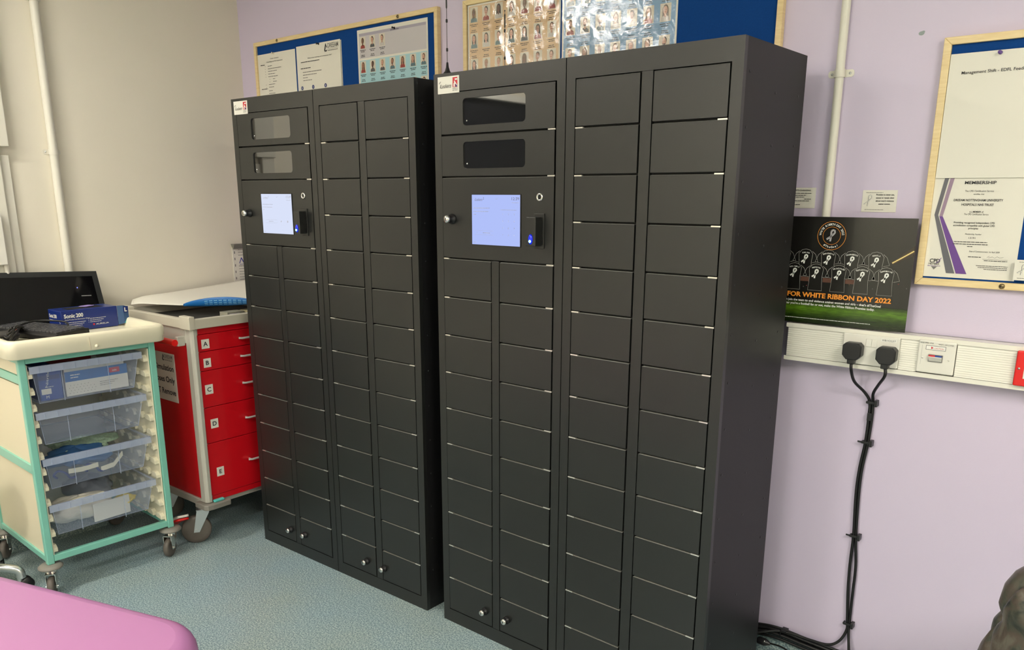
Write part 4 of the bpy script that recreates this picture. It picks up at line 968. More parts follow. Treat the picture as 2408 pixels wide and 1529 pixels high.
# corner bumpers and castors
for (a, c) in ((0.0, 0.0), (RW, 0.0), (0.0, RD), (RW, RD)):
    sa, sc = (1 if a == 0 else -1), (1 if c == 0 else -1)
    part('corner_bumper', M_bump, lambda b: b.prism([(a-sa*0.018, c-sc*0.006), (a-sa*0.006, c-sc*0.018), (a+sa*0.016, c-sc*0.022), (a+sa*0.098, c-sc*0.022), (a+sa*0.104, c-sc*0.016), (a+sa*0.104, c+sc*0.006), (a+sa*0.03, c+sc*0.012), (a+sa*0.03, c+sc*0.07), (a-sa*0.018, c+sc*0.07)], 0.172, 0.197, lambda u, v, d: (u, v, d)), t, TR, 0.005)
part('teal_insert', M_teal, lambda b: b.box((0.03, -0.010, 0.197), (0.078, 0.008, 0.2085)), t, TR, 0.004)
def big_castor(t, px, py, ang, r=0.0625, top=0.172, tm=M_wheel):
    """swivel castor: fork and wheel, axle direction ang in world"""
    ax = Vector((math.cos(ang), math.sin(ang), 0)); fw = Vector((-math.sin(ang), math.cos(ang), 0))
    c = Vector((px, py, r)); pv = c + fw*0.035
    w = MB()
    n = 28; R3 = Matrix((ax, fw, Vector((0, 0, 1)))).transposed()
    w.lathe([(r*0.70, -0.0135), (r*0.93, -0.0135), (r, -0.009), (r, 0.009), (r*0.93, 0.0135), (r*0.70, 0.0135)], (0, 0, 0), 'x', n, 0)
    w.lathe([(0.0, -0.0125), (r*0.45, -0.0125), (r*0.5, -0.0105), (r*0.72, -0.0105), (r*0.72, 0.0105), (r*0.5, 0.0105), (r*0.45, 0.0125), (0, 0.0125)], (0, 0, 0), 'x', n, 1)
    w.v = [tuple(R3 @ Vector(p) + c) for p in w.v]; wo = w.build('wheel', [tm, M_wheeld], t)
    f = MB()
    f.cyl(pv+Vector((0, 0, top-0.022-r)), pv+Vector((0, 0, top-r)), 0.022, 20); f.v = f.v
    for s in (-1, 1):
        o0 = c+ax*s*0.0175
        pts = [(-0.012, -0.010), (0.012, -0.010), (0.058, top-r-0.030), (0.058, top-r-0.018), (0.008, top-r-0.018), (-0.006, 0.02)]
        f.prism(pts, -0.0015, 0.0015, lambda u, v, d: o0+fw*u+Vector((0, 0, v))+ax*d)
    f.prism([(0.005, -0.019), (0.060, -0.019), (0.060, 0.019), (0.005, 0.019)], top-r-0.0205, top-r-0.0175, lambda u, v, d: c+fw*u+ax*v+Vector((0, 0, d)))
    f.cyl(c-ax*0.023, c+ax*0.023, 0.0065, 12)
    f.build('castor_fork', M_zinc, t)
    return c, ax, fw
big_castor(t, -0.634, -0.730, -0.55-0.0); 
for (a, c) in ((RW-0.07, 0.07), (0.07, RD-0.07), (RW-0.07, RD-0.07)):
    q = TR @ Vector((a, c, 0)); big_castor(t, q.x, q.y, -0.5)
wp = lambda x, y, z: (x, y, z)
o = MB(); o.grid(lambda u, v: Vector((-0.612-0.075*v+0.012*(u-0.5), -0.800-0.018*v+0.040*(u-0.5)*2*0.6, 0.135-0.028*v-0.012*v*v)), 4, 6); bo = o.build('brake_pedal', M_redp, t, solid=0.009, fixn=False)
o = MB(); o.grid(lambda u, v: Vector((-0.608-0.045*v+0.010*(u-0.5), -0.797-0.012*v+0.034*(u-0.5)*2*0.6, 0.150-0.016*v-0.010*v*v)), 4, 6); o.build('pedal_pad', M_white, bo, solid=0.010, fixn=False)

# curled poster lying on the red trolley
b = MB()
def roll(u, v):
    # u: 0 left/front end .. 1 right end by the lockers ; v: 0 front edge .. 1 back edge on the white wall
    f = Vector((-1.05, -0.715, 1.022)).lerp(Vector((-0.60, -0.34, 1.024)), u)
    k = Vector((-1.125, -0.66, 1.030)).lerp(Vector((-1.128, -0.02, 1.075)), u)
    p = f.lerp(k, v)
    p.z += 0.012*math.sin(PI*v)*(1-u)+0.008*math.sin(u*7)*math.sin(v*PI)-0.012*math.sin(PI*u)*(1-v)
    if u < 0.08: p.z -= (0.08-u)*0.10
    return p
b.grid(roll, 30, 16); o = b.build('rolled_poster', M_paper, solid=0.0012); tag(o, 'large white sheet curling over the top of the red trolley, blue print underneath', 'poster')
b = MB()
def fold(u, v):
    # the blue printed front edge, curled upwards and back over the sheet
    uu = 0.40+0.60*u; base = roll(uu, 0.0); ins = Vector((-0.62, 0.78, 0))
    w = math.sin(PI*min(1, u*0.97+0.03))**0.6
    a = v*PI*0.62
    return base+Vector((0.78, -0.62, 0))*0.020*math.sin(a)*w*1.4+Vector((0, 0, 1))*0.026*(1-math.cos(a))*w*1.2+Vector((0, 0, -0.004))
b.grid(fold, 24, 10); f = b.build('printed_side', M_skyblue, o, solid=0.0008); tag(f, 'curled edge showing the blue printed side')
b = MB()
for k in range(3):
    for j in range(9):
        u0 = 0.28+j*0.06; v0 = 0.40+k*0.16
        q = [fold(u0, v0), fold(u0+0.042, v0), fold(u0+0.042, v0+0.07), fold(u0, v0+0.07)]
        b.add([w_+Vector((0.0016, -0.0012, 0.0004)) for w_ in q], [(0, 1, 2, 3)])
b.build('printed_words', mat('pale_blue_words', srgb(120, 180, 220), 0.4), o, fixn=False)
# small boxes in the tray top of the red trolley
for i, (a, c, m, L) in enumerate(((0.235, 0.10, mat('grey_card', srgb(150, 148, 132), 0.6), 'small grey carton lying in the red trolley tray under the sheet'), (0.33, 0.09, mat('straw_card', srgb(176, 166, 130), 0.6), 'small straw coloured carton in the red trolley tray beside the lockers'))):
    b = MB(); b.box((0, 0, 0.9665), (0.085, 0.06, 0.9905)); b.box((0.01, -0.0004, 0.97), (0.06, 0.0, 0.985), 1); b.v = [tuple(TR @ (Vector(p)+Vector((a, c, 0)))) for p in b.v]; tag(b.build('small_carton', [m, M_ltgrey], bevel=0.001), L, 'carton')

# ------------------------------------------------------------------ mint tray trolley
MY = -0.0228
TM = cart_T(-0.6013, -1.3451, MY)
MW, MD, MZ0, MZ1 = 0.4948, 0.5278, 0.125, 0.925
t = thing('tray_trolley', 'mint green framed trolley with four clear trays and cream top', 'trolley', (0, 0, 0))
pw = 0.025
for a in (0, MW-pw):
    for c in (0, MD-pw): part('frame_post', M_mint, lambda b: b.box((a, c, MZ0), (a+pw, c+pw, MZ1)), t, TM, 0.003)
for z in (MZ0+0.008, MZ1-0.025):
    for c in (0.001, MD-0.022): part('cross_rail', M_mint, lambda b: b.box((pw, c, z), (MW-pw, c+0.021, z+0.025)), t, TM, 0.002)
for a in (0.001, MW-0.023):
    for z0, z1 in ((MZ0+0.008, MZ0+0.033), (0.484, 0.520), (0.826, 0.856), (MZ1-0.022, MZ1)): part('side_rail', M_mint, lambda b: b.box((a, pw, z0), (a+0.022, MD-pw, z1)), t, TM, 0.002)
for a in (0.008, MW-0.014):
    for z0, z1 in ((MZ0+0.033, 0.484), (0.520, 0.818)):
        o = part('side_panel', M_cream, lambda b: b.box((a, pw, z0), (a+0.006, MD-pw, z1)), t, TM)
    part('side_panel', M_cream, lambda b: b.box((a, pw, 0.858), (a+0.006, MD-pw, 0.903)), t, TM)
def liner(b, right):
    s = -1 if right else 1; a0 = MW-pw-0.001 if right else pw+0.001
    b.box((a0, 0.006, MZ0+0.03), (a0+s*0.004, MD-0.02, MZ1-0.03))
    z = 0.165
    while z < 0.885:
        for c in [0.012+k*0.074 for k in range(7)]:
            w = 0.020
            b.prism([(c, z), (c+0.046, z+0.004), (c+0.046, z+0.018), (c+0.034, z+0.026), (c+0.014, z+0.026), (c, z+0.014)], 0.003, w, lambda u, v, d: (a0+s*d, u, v))
        b.box((a0+s*0.003, 0.014, z+0.004), (a0+s*0.010, MD-0.03, z+0.016))
        z += 0.0615
for rt in (False, True): part('runner_liner', M_tray, lambda b: liner(b, rt), t, TM, 0.003)
# cream moulded top tray with a raised lip
def traytop(b):
    x0, x1, y0, y1 = -0.040, MW+0.035, -0.045, MD+0.020
    def ringr(inset, z, r=0.035, n=6):
        pts = []
        for cx, cy, a in ((x1-inset-r, y1-inset-r, 0), (x0+inset+r, y1-inset-r, 90), (x0+inset+r, y0+inset+r, 180), (x1-inset-r, y0+inset+r, 270)):
            for i in range(n+1): q = math.radians(a+90*i/n); pts.append((cx+r*math.cos(q), cy+r*math.sin(q), z))
        return pts
    rs = [ringr(0.030, MZ1), ringr(0.006, MZ1), ringr(0.002, MZ1+0.004), ringr(0.002, MZ1+0.022), ringr(0, MZ1+0.025), ringr(0, MZ1+0.056), ringr(0.003, MZ1+0.063), ringr(0.009, MZ1+0.066), ringr(0.020, MZ1+0.066), ringr(0.026, MZ1+0.063), ringr(0.030, MZ1+0.055), ringr(0.036, MZ1+0.034)]
    n = len(rs[0]); vs = [p for r in rs for p in r]
    fs = [(i*n+k, i*n+(k+1) % n, (i+1)*n+(k+1) % n, (i+1)*n+k) for i in range(len(rs)-1) for k in range(n)]
    b.add(vs, fs, 0, True); b.add(rs[-1], [tuple(range(n))]); b.add(rs[0], [tuple(range(n))[::-1]])
o = part('moulded_top', M_tray, traytop, t, TM)
part('top_stud', M_tray, lambda b: b.lathe([(0.0065, 0), (0.006, -0.004), (0, -0.006)], (MW*0.52, -0.044, MZ1+0.016), 'y', 14), o, TM)
part('moulding_seam', M_cream, lambda b: b.box((MW*0.47, -0.0462, MZ1+0.006), (MW*0.475, -0.045, MZ1+0.052)), o, TM)
# clear trays
def tray(b, z0, z1, tilt=0.0, rimz=0.016):
    a0, a1, c0, c1 = 0.034, MW-0.048-0.006, 0.004, 0.50
    i = 0.030; j = 0.022
    top = [(a0+0.012, c0+0.010, z1), (a1-0.012, c0+0.010, z1), (a1-0.012, c1, z1), (a0+0.012, c1, z1)]
    bot = [(a0+i, c0+j+0.012, z0), (a1-i, c0+j+0.012, z0), (a1-i, c1-j, z0), (a0+i, c1-j, z0)]
    for k in range(4):
        m = (k+1) % 4; b.add([top[k], top[m], bot[m], bot[k]], [(0, 1, 2, 3)])
    b.add(bot, [(0, 1, 2, 3)])
def trayrim(b, z0, z1):
    a0, a1, c0, c1 = 0.034, MW-0.048-0.006, 0.004, 0.50
    fb = [(a0+0.030, c0+0.034, z0), (a1-0.030, c0+0.034, z0), (a1-0.030, c1-0.022, z0), (a0+0.030, c1-0.022, z0)]
    b.tube([fb[3], fb[0], fb[1], fb[2]], 0.0014, 5)
    b.tube([fb[0], (a0+0.013, c0+0.011, z1-0.02)], 0.0014, 5); b.tube([fb[1], (a1-0.013, c0+0.011, z1-0.02)], 0.0014, 5)
    for q in ((a0, c0, a1, c0+0.010), (a0, c1, a1, c1+0.01), (a0, c0, a0+0.012, c1), (a1-0.012, c0, a1, c1)): b.box((q[0], q[1], z1-0.002), (q[2], q[3], z1))
    b.box((a0, c0-0.001, z1-0.026), (a1, c0+0.001, z1))
    for k in range(9): a = a0+0.03+k*0.042; b.box((a, c0-0.003, z1-0.025), (a+0.0015, c0-0.001, z1-0.001))
    for a in (a0+0.11, a1-0.13): b.box((a, c0+0.012, z0), (a+0.002, c0+0.014, z1-0.02))
TZ = [(0.742, 0.886, 0.0), (0.583, 0.713, 0.0), (0.408, 0.535, 0.0), (0.222, 0.352, 0.0)]
for z0, z1, tl in TZ:
    d = part('clear_tray', M_clear, lambda b: tray(b, z0, z1), t, TM)
    part('tray_rim', M_clearrim, lambda b: trayrim(b, z0, z1), d, TM, 0.0006)
# castors
def small_castor(t, a, c, ang):
    q = TM @ Vector((a, c, 0)); r = 0.040
    b = MB(); b.lathe([(0.016, 0.108), (0.030, 0.104), (0.043, 0.110), (0.044, 0.115), (0.034, 0.1235), (0.018, 0.125)], (q.x, q.y, 0), 'z', 24); b.build('buffer_disc', M_bump, t)
    ax = Vector((math.cos(ang), math.sin(ang), 0)); fw = Vector((-math.sin(ang), math.cos(ang), 0)); cc = Vector((q.x, q.y, r))-fw*0.020
    R3 = Matrix((ax, fw, Vector((0, 0, 1)))).transposed()
    w = MB(); w.lathe([(r*0.6, -0.011), (r*0.85, -0.0115), (r*0.97, -0.008), (r, 0), (r*0.97, 0.008), (r*0.85, 0.0115), (r*0.6, 0.011)], (0, 0, 0), 'x', 26, 0); w.lathe([(0, -0.009), (r*0.62, -0.009), (r*0.62, 0.009), (0, 0.009)], (0, 0, 0), 'x', 20, 1)
    w.v = [tuple(R3 @ Vector(p) + cc) for p in w.v]; w.build('wheel', [M_wheel, M_wheeld], t)
    f = MB(); f.cyl((q.x, q.y, 0.090), (q.x, q.y, 0.108), 0.019, 20)
    for s in (-1, 1):
        o0 = cc+ax*s*0.0165
        f.prism([(-0.009, -0.007), (0.009, -0.007), (0.034, 0.045), (0.034, 0.0535), (-0.014, 0.0535), (-0.014, 0.03)], -0.0012, 0.0012, lambda u, v, d: o0+fw*u+Vector((0, 0, v))+ax*d)
    f.prism([(-0.014, -0.0178), (0.034, -0.0178), (0.034, 0.0178), (-0.014, 0.0178)], 0.0515, 0.0540, lambda u, v, d: cc+fw*u+ax*v+Vector((0, 0, d)))
    f.cyl(cc-ax*0.022, cc+ax*0.022, 0.0045, 10)
    f.build('castor_fork', M_chrome, t)
small_castor(t, 0.012, 0.014, 1.05); small_castor(t, MW-0.012, 0.014, 0.62); small_castor(t, 0.012, MD-0.014, 0.9); small_castor(t, MW-0.012, MD-0.014, 0.2)

def tmt(o): pass
def lump(b, c, rx, ry, rz, seed, n=20, amp=0.25, mi=0):
    """a crumpled soft lump"""
    rnd = random.Random(seed); ph = [rnd.uniform(0, 6.28) for _ in range(6)]
    def fn(u, v):
        th = u*2*PI; f = (v-0.5)*PI
        k = 1+amp*(math.sin(3*th+ph[0])*math.cos(2*f+ph[1])+0.5*math.sin(7*th+ph[2])*math.sin(5*f+ph[3])+0.3*math.sin(11*th+ph[4]+4*f))
        return Vector((c[0]+rx*k*math.cos(f)*math.cos(th), c[1]+ry*k*math.cos(f)*math.sin(th), max(c[2]+rz*k*math.sin(f), c[2]-rz)))
    b.grid(fn, n*2, n, mi)
# contents of the trays (things of their own, resting in the trays)
def inbox(name, label, cat, m, a, c, z, sa, sc, sz, rot=0.0, prints=None, bev=0.0015):
    b = MB(); R_ = Matrix.Rotation(rot, 4, 'Z'); b.box((0, 0, 0), (sa, sc, sz)); b.v = [tuple(TM @ (Vector((a, c, z)) + R_ @ Vector(p))) for p in b.v]
    o = b.build(name, m, bevel=bev); tag(o, label, cat)
    if prints:
        e = TM.to_3x3() @ (R_.to_3x3() @ Vector((1, 0, 0))); nn = TM.to_3x3() @ (R_.to_3x3() @ Vector((0, -1, 0)))
        q = Pl(TM @ Vector((a, c, z)), e, (0, 0, 1), nn); prints(q); q.build('printed_front', o)
    return o
z = TZ[0][0]+0.001
def pr1(q):
    q.rect(0, 0.078, 0.075, 0.095, M_navy, 1); q.text('Nitrile', 0.03, 0.05, 0.02, M_whiteink, 2, rot=1.4, hs=0.012, w=0.06); q.lines(0.02, 0.05, 0.03, M_whiteink, 0.002); q.rect(0.006, 0.024, 0.04, 0.045, M_paper, 2); q.text('M', 0.02, 0.008, 0.016, M_whiteink, 2)
inbox('glove_box', 'blue glove carton at the left of the top clear tray', 'box', M_blueink, 0.075, 0.055, z, 0.080, 0.16, 0.118, 0, pr1)
def pr2(q):
    q.rect(0, 0.055, 0.235, 0.094, M_skyblue, 1); q.rect(0, 0, 0.235, 0.055, M_paper, 1); q.rect(0.165, 0.066, 0.205, 0.086, M_rered, 2); q.text('sale', 0.185, 0.071, 0.012, M_whiteink, 3, 'c')
    q.lines(0.02, 0.078, 0.035, M_whiteink, 0.003); q.lines(0.02, 0.068, 0.03, M_whiteink, 0.003)
    for i in range(30): x = 0.012+(i % 8)*0.013+(0.005 if (i//8) % 2 else 0); y = 0.010+(i//8)*0.010; q.ell(x, y, 0.0012, 0.0012, M_ink, 2, 6)
    for k in range(3): q.lines(0.125, 0.036-k*0.007, 0.07-k*0.012, M_greyink, 0.0018)
inbox('tissue_carton', 'pale carton with sky blue band in the top clear tray', 'box', M_paper, 0.170, 0.065, z, 0.225, 0.12, 0.105, 0.02, pr2)
b = MB(); b.box((0.07, 0.235, 0), (0.34, 0.40, 0.125)); b.v = [tuple(TM @ (Vector(p)+Vector((0, 0, z)))) for p in b.v]; tag(b.build('red_folder', mat('maroon_fabric', srgb(120, 20, 24), 0.5), bevel=0.006), 'dark red pouch at the back of the top clear tray', 'pouch')
# third tray: face masks and packets
z = TZ[2][0]+0.001
def loc_b(b): b.v = [tuple(TM @ Vector(p)) for p in b.v]
b = MB(); lump(b, (0.21, 0.17, z+0.068), 0.120, 0.10, 0.030, 3); loc_b(b); tag(b.build('blue_packet', mat('blue_packet_film', srgb(70, 112, 160), 0.25)), 'crumpled blue packet in the third clear tray', 'packet')
b = MB(); lump(b, (0.27, 0.26, z+0.085), 0.12, 0.08, 0.026, 8); loc_b(b); tag(b.build('striped_packet', mat('green_packet_film', srgb(176, 200, 172), 0.3, mott=(120, 0.5))), 'pale green striped packet behind the blue one in the third tray', 'packet')
for i, (x0, m, L) in enumerate(((0.09, M_navy, 'navy hooked strap at the left of the third clear tray'), (0.2, M_navy, 'navy strap loop in the middle of the third clear tray'))):
    b = MB(); b.tube(smooth([(x0, 0.05, z+0.03), (x0-0.012, 0.045, z+0.045), (x0+0.005, 0.045, z+0.058), (x0+0.03, 0.045, z+0.045), (x0+0.045, 0.045, z+0.022), (x0+0.065, 0.05, z+0.02)]), 0.0045, 8); loc_b(b); tag(b.build('strap', m), L, 'strap')
for i, (pts, L) in enumerate((([(0.13, 0.042, z+0.050), (0.18, 0.042, z+0.046), (0.24, 0.042, z+0.05)], 'long cream clip across the front of the third clear tray'), ([(0.25, 0.045, z+0.028), (0.30, 0.045, z+0.034), (0.34, 0.05, z+0.07)], 'cream hooked clip at the right of the third clear tray'))):
    b = MB()
    for s_ in range(len(pts)-1):
        a_, c_ = Vector(pts[s_]), Vector(pts[s_+1]); b.add([a_+Vector((0, 0, -.009)), c_+Vector((0, 0, -.009)), c_+Vector((0, 0, .009)), a_+Vector((0, 0, .009))], [(0, 1, 2, 3)])
    loc_b(b); tag(b.build('plastic_clip', M_tray, solid=0.004), L, 'clip')
# bottom tray: white packs
z = TZ[3][0]+0.001
b = MB(); lump(b, (0.185, 0.14, z+0.048), 0.125, 0.085, 0.046, 21, amp=0.12); loc_b(b); tag(b.build('gauze_pack', mat('white_gauze', srgb(236, 230, 214), 0.6, bump=(40, 0.8, 0.004))), 'large crumpled white pack at the front of the bottom clear tray', 'packet')
inbox('paper_bag', 'flat white paper bag in the front of the bottom clear tray', 'packet', M_paper, 0.20, 0.040, z+0.004, 0.145, 0.006, 0.075, 0.05)
b = MB(); b.tube(smooth([(0.17+0.035*math.cos(k*PI/6), 0.08+0.02*math.sin(k*PI/6), z+0.098) for k in range(12)]+[(0.205, 0.08, z+0.10), (0.26, 0.075, z+0.105)]), 0.006, 8); loc_b(b); tag(b.build('white_tube', M_tray), 'coiled white tube on the packs in the bottom clear tray', 'tube')
b = MB(); lump(b, (0.35, 0.10, z+0.050), 0.035, 0.05, 0.014, 5, amp=0.2); loc_b(b); tag(b.build('yellow_pouch', M_yellow), 'small yellow pouch at the right of the bottom clear tray', 'packet')
b = MB(); lump(b, (0.30, 0.33, z+0.055), 0.09, 0.12, 0.05, 15, amp=0.15); loc_b(b); tag(b.build('grey_pack', mat('grey_film', srgb(150, 156, 166), 0.3)), 'grey film wrapped pack at the back of the bottom clear tray', 'packet')

# things on top of the mint trolley
TT = MZ1+0.034
t = thing('monitor', 'black flat monitor leaning back against the white wall on the mint trolley', 'monitor', (0, 0, 0))
pb = Vector((-1.005, -0.838, TT+0.002)); pt = Vector((-1.102, -0.826, 1.166))
upd = (pt-pb); Lh = upd.length; upd.normalize(); sd = Vector((0, -1, 0)); sd = (sd-upd*sd.dot(upd)).normalized(); nrm = upd.cross(sd)*-1
if nrm.x < 0: nrm = -nrm
def monbox(name, m, u0, u1, v0, v1, d0, d1, parent, bev=0.0):
    b = MB(); b.prism([(u0, v0), (u1, v0), (u1, v1), (u0, v1)], d0, d1, lambda u, v, d: pb+sd*u+upd*v+nrm*d); return b.build(name, m, parent, bevel=bev)
MWD = 0.50
monbox('casing', M_black, 0, MWD, 0, Lh, -0.010, 0.0, t, 0.002)
bz = mat('dark_bezel', srgb(40, 42, 42), 0.35)
for q in ((0, MWD, Lh-0.022, Lh), (0, 0.022, 0, Lh-0.022), (MWD-0.022, MWD, 0, Lh-0.022)): monbox('bezel', bz, q[0], q[1], q[2], q[3], 0.0, 0.0022, t)
monbox('screen', mat('dark_screen_glass', srgb(10, 10, 12), 0.06), 0.022, MWD-0.022, 0.0, Lh-0.022, 0.0, 0.0012, t)
monbox('silver_strip', M_zinc, 0.045, 0.085, Lh-0.112, Lh-0.108, 0.0012, 0.002, t)  # thin silver bar on the screen face
monbox('mirrored_blue_dot', mat_emit('mirrored_led_glow', (0.15, 0.2, 1.0, 1), 3.0), 0.092, 0.095, Lh-0.075, Lh-0.071, 0.0012, 0.0020, t)  # glowing dot painted in for the locker's blue light mirrored in the screen

# glove carton on the trolley
t = thing('glove_box', 'navy glove carton lying behind the keyboard on the mint trolley', 'box', (-0.835, -1.092, TT), 0.03)
b = MB(); b.box((-0.115, 0, 0.002), (0, 0.222, 0.084)); b.build('carton', M_navy, t, bevel=0.002)
b = MB(); b.add([(0, 0.222, 0.006), (0.006, 0.245, 0.010), (0.004, 0.266, 0.016), (0.004, 0.266, 0.078), (0.006, 0.245, 0.084), (0, 0.222, 0.084)], [(0, 1, 4, 5), (1, 2, 3, 4)]); fl = b.build('open_flap', mat('pale_navy_flap', srgb(50, 84, 130), 0.3), t, solid=0.0008)
q = Pl((0.0006, 0, 0), (0, 1, 0), (0, 0, 1), (1, 0, 0))
q.text('Sonic', 0.010, 0.056, 0.03, M_whiteink, 1, w=0.042, bold=0.03, hs=0.021); q.text('200', 0.056, 0.056, 0.03, M_whiteink, 1, w=0.028, bold=0.03, hs=0.021)
q.text('Nitrile Powder Free Examination Gloves', 0.012, 0.046, 0.01, M_whiteink, 1, w=0.096, hs=0.0065)
for k in range(3): q.rect(0.012, 0.036-k*0.007, 0.014, 0.038-k*0.007, M_whiteink, 1); q.lines(0.018, 0.036-k*0.007, 0.075-k*0.008, M_whiteink, 0.0016); q.rect(0.102, 0.044-k*0.007, 0.104, 0.046-k*0.007, M_whiteink, 1); q.lines(0.108, 0.044-k*0.007, 0.065-k*0.01, M_whiteink, 0.0016)
q.ell(0.122, 0.020, 0.004, 0.004, M_rered, 1); q.text('AURELIA', 0.130, 0.017, 0.01, M_whiteink, 1, w=0.052, hs=0.0085)
q.build('printed_front', t)
q = Pl((-0.115, -0.0006, 0), (1, 0, 0), (0, 0, 1), (0, -1, 0)); q.text('Sonic 200', 0.012, 0.054, 0.02, M_whiteink, 1, w=0.065, bold=0.03, hs=0.02); q.lines(0.012, 0.044, 0.07, M_whiteink, 0.0016); q.text('L', 0.098, 0.035, 0.02, M_whiteink, 1); q.build('printed_end', t)
q = Pl((0.0066, 0.244, 0.0), (0, 1, 0), (0, 0, 1), (1, 0, 0)); q.rect(0.0, 0.054, 0.020, 0.080, M_navy, 1); q.text('L', 0.010, 0.059, 0.022, M_whiteink, 2, 'c', bold=0.04); q.poly([(0.0, 0.010), (0.018, 0.018), (0.012, 0.030)], M_teal, 1); q.build('printed_flap', fl)

b = MB(); b.box((-0.085, 0.04, 0.0842), (-0.03, 0.18, 0.0848)); b.build('dispensing_slot', M_dark, t)
b = MB(); lump(b, (-0.058, 0.13, 0.0885), 0.012, 0.028, 0.0035, 9, 10); b.build('glove_tip', mat('lilac_nitrile', srgb(150, 130, 190), 0.4), t)

# keyboard
ka = math.atan2(-0.27, -0.96)
t = thing('keyboard', 'black keyboard lying across the mint trolley top in front of the glove carton', 'keyboard', (-0.686, -1.052, TT+0.001), ka)
# local x runs along the long side away from the viewer, local y across
KL, KW = 0.37, 0.150
b = MB(); b.prism([(0, 0.006), (0, 0.030), (0.02, 0.032), (KW-0.02, 0.026), (KW, 0.018), (KW, 0.003)], 0, KL, lambda u, v, d: (d, u, v)); b.build('case', M_black, t, bevel=0.003)
b = MB()
for i in range(17):
    for j in range(6):
        x0 = 0.012+i*0.0205; y0 = 0.012+j*0.0205; zz = 0.031-0.0006*j*6*0.2; b.box((x0, y0, zz-0.004), (x0+0.0175, y0+0.0175, zz+0.005))
b.build('keys', mat('black_keycap', srgb(66, 66, 68), 0.28), t, bevel=0.0015, seg=1)
# coiled cable
b = MB(); pts = []
for k in range(5):
    for i in range(14):
        a = 2*PI*i/14; pts.append((-0.815+0.012*k+0.115*math.cos(a)*(1-0.06*k)-0.03*math.sin(a), -1.290+0.040*math.sin(a)*(1-0.03*k)-0.03*math.cos(a)+0.003*k, TT+0.008+0.009*k+0.024*max(0, math.sin(a+k*0.4))))
b.tube(smooth(pts, 3), 0.0035, 7); b.tube(smooth([(-0.80, -1.27, TT+0.05), (-0.84, -1.18, TT+0.058), (-0.79, -1.10, TT+0.05), (-0.76, -1.10, TT+0.034)]), 0.0035, 7)
o = b.build('coiled_cable', M_rubber); tag(o, 'coiled black cable at the left of the mint trolley top', 'cable')
b = MB(); lump(b, (-0.785, -1.300, TT+0.024), 0.055, 0.034, 0.022, 30, 14, 0.03); b.box((-0.765, -1.285, TT+0.043), (-0.755, -1.277, TT+0.049), 1); o = b.build('computer_mouse', [M_black, M_redp]); tag(o, 'black computer mouse with a red light among the coiled cable', 'mouse')

# ------------------------------------------------------------------ mauve couch
ev = Vector((0.952, 0.305, 0)).normalized(); nv = Vector((0.305, -0.952, 0)).normalized()   # along and towards the viewer
CZ = 0.58
t = thing('treatment_couch', 'mauve vinyl treatment couch with rounded corner in the near left foreground', 'couch', (0, 0, 0))
O = Vector((1.088, -1.566, 0))-ev*0.034-nv*0.028
def couch(b):
    Lc, Wc, r, tk = 1.75, 0.62, 0.15, 0.10
    def ringc(inset, z, n=10):
        rr_ = max(0.01, r-inset); pts = []
        for cx, cy, a in ((-inset-rr_, Wc-inset-rr_, 0), (-Lc+inset+rr_, Wc-inset-rr_, 90), (-Lc+inset+rr_, inset+rr_, 180), (-inset-rr_, inset+rr_, 270)):
            for i in range(n+1):
                q = math.radians(a+90*i/n); u, w = cx+rr_*math.cos(q), cy+rr_*math.sin(q)
                pts.append(O+ev*u+nv*w+Vector((0, 0, z)))
        return pts
    e = 0.042; rs = []
    for k in range(7): a = PI/2*k/6; rs.append(ringc(e*(1-math.sin(a)), CZ-tk+e*(1-math.cos(a)) if False else CZ-tk+e-e*math.cos(a)))
    for k in range(7): a = PI/2*k/6; rs.append(ringc(e*(1-math.cos(a)), CZ-e+e*math.sin(a)))
    n = len(rs[0]); b.add([p for g in rs for p in g], [(i*n+k, i*n+(k+1) % n, (i+1)*n+(k+1) % n, (i+1)*n+k) for i in range(len(rs)-1) for k in range(n)], 0, True)
    b.add(rs[-1], [tuple(range(n))], 0, True); b.add(rs[0], [tuple(range(n))[::-1]], 0, True)
b = MB(); couch(b); b.build('padded_top', M_purple, t)
def couchbar(name, m, u0, u1, w0, w1, z0, z1, bev=0.004):
    b = MB(); b.prism([(u0, w0), (u1, w0), (u1, w1), (u0, w1)], z0, z1, lambda u, v, d: O+ev*u+nv*v+Vector((0, 0, d))); return b.build(name, m, t, bevel=bev)
couchbar('frame', M_white, -1.55, -0.30, 0.10, 0.52, CZ-0.140, CZ-0.101)
for u in (-1.5, -0.42):
    for w in (0.12, 0.46): couchbar('leg', M_white, u, u+0.04, w, w+0.04, 0.0, CZ-0.12)

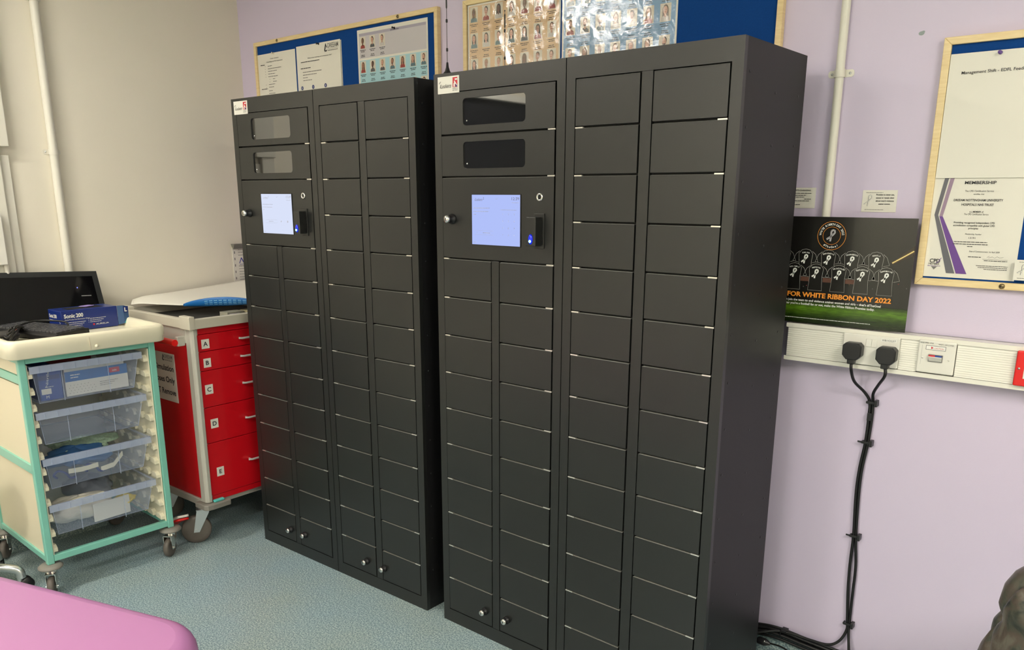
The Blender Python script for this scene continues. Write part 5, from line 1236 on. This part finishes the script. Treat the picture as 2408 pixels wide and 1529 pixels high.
# stool base at the left edge
t = thing('wheeled_stool', 'brushed metal wheeled stool base at the left edge under the mauve couch', 'stool', (-0.853, -1.567, 0))
hub = Vector((0, 0, 0)); 
for k in range(5):
    a = math.radians(54+72*k); d = Vector((math.cos(a), math.sin(a), 0)); e = d*0.20
    b = MB(); b.tube(smooth([Vector((0, 0, 0.105)), d*0.09+Vector((0, 0, 0.108)), d*0.16+Vector((0, 0, 0.100)), e+Vector((0, 0, 0.085)), e+d*0.006+Vector((0, 0, 0.055))], 5), 0.016, 12); leg = b.build('leg', M_zinc, t)
    ax = Vector((-math.sin(a+0.6), math.cos(a+0.6), 0)); fw = Vector((ax.y, -ax.x, 0)); c = e+fw*0.018+Vector((0, 0, 0.026))
    R3 = Matrix((ax, fw, Vector((0, 0, 1)))).transposed()
    w = MB()
    for s in (-1, 1): w.lathe([(0.0, s*0.006), (0.024, s*0.006), (0.026, s*0.010), (0.026, s*0.018), (0.022, s*0.021), (0.0, s*0.021)], (0, 0, 0), 'x', 20)
    w.v = [tuple(R3 @ Vector(p)+c) for p in w.v]; w.cyl(e+Vector((0, 0, 0.03)), e+Vector((0, 0, 0.06)), 0.010, 12, 1); w.build('castor', [M_black, M_zinc], leg)
b = MB(); b.cyl((0, 0, 0.085), (0, 0, 0.40), 0.025, 18); b.lathe([(0.04, 0.09), (0.04, 0.125), (0.028, 0.135)], n=18); b.build('column', M_zinc, t)
b = MB(); b.lathe([(0.0, 0.40), (0.15, 0.40), (0.155, 0.41), (0.155, 0.425), (0.14, 0.44), (0.0, 0.44)], n=28); b.build('seat', M_black, t)

# ------------------------------------------------------------------ quilted jacket over a chair at the right edge
t = thing('chair', 'chair at the right edge hidden under the quilted jacket', 'chair', (2.82, -0.62, 0), 0.0)
for x in (-0.26, 0.23):
    for y in (-0.2, 0.17):
        b = MB(); b.box((x, y, 0), (x+0.03, y+0.03, 0.43)); b.build('leg', M_black, t)
b = MB(); b.box((-0.27, -0.21, 0.43), (0.27, 0.21, 0.46)); b.build('seat', M_black, t, bevel=0.01)
b = MB(); b.box((-0.27, 0.235, 0.40), (0.27, 0.255, 0.80)); b.build('backrest', M_black, t, bevel=0.005)
def jacket():
    b = MB()
    cx, cy = 2.83, -0.64
    # left silhouette (z, x) measured at the near-left side
    prof = [(0.20, 2.315), (0.30, 2.305), (0.42, 2.318), (0.52, 2.322), (0.62, 2.338), (0.68, 2.350), (0.706, 2.362), (0.73, 2.356), (0.765, 2.362), (0.79, 2.376), (0.812, 2.40), (0.835, 2.45), (0.855, 2.54), (0.868, 2.68), (0.872, 2.80)]
    def px(z):
        for (z0, x0), (z1, x1) in zip(prof, prof[1:]):
            if z0 <= z <= z1: return x0+(x1-x0)*(z-z0)/(z1-z0)
        return prof[-1][1]
    def fn(u, v):
        z = 0.462+0.41*v; th = u*2*PI
        rx = max(0.01, cx-px(z)); ry = 0.23*(1-max(0, (z-0.70)/0.18)**2*0.8)
        # quilting: diagonal seams about fourteen centimetres apart
        sl = th*0.36; L = 0.14
        d1 = abs(((sl+z*0.9)*0.7071/L) % 1-0.5)*2; d2 = abs(((sl-z*0.9)*0.7071/L+0.3) % 1-0.5)*2
        d = min(1-d1, 1-d2)
        puff = 0.018*math.sqrt(max(0.0, 1-(1-min(1, d*2.2))**2))
        k = 1+(puff-0.012)/max(rx, 0.08)
        return Vector((cx+rx*k*math.cos(th), cy+ry*k*math.sin(th), z+0.01*math.sin(th*5+z*20)))
    b.grid(fn, 420, 110)
    tp = [fn(i/420, 1.0) for i in range(420)]; b.add(tp, [tuple(range(420))], 0, True)
    return b
b = jacket(); o = b.build('quilted_jacket', M_jacket); tag(o, 'dark camouflage quilted jacket at the bottom right corner', 'jacket')
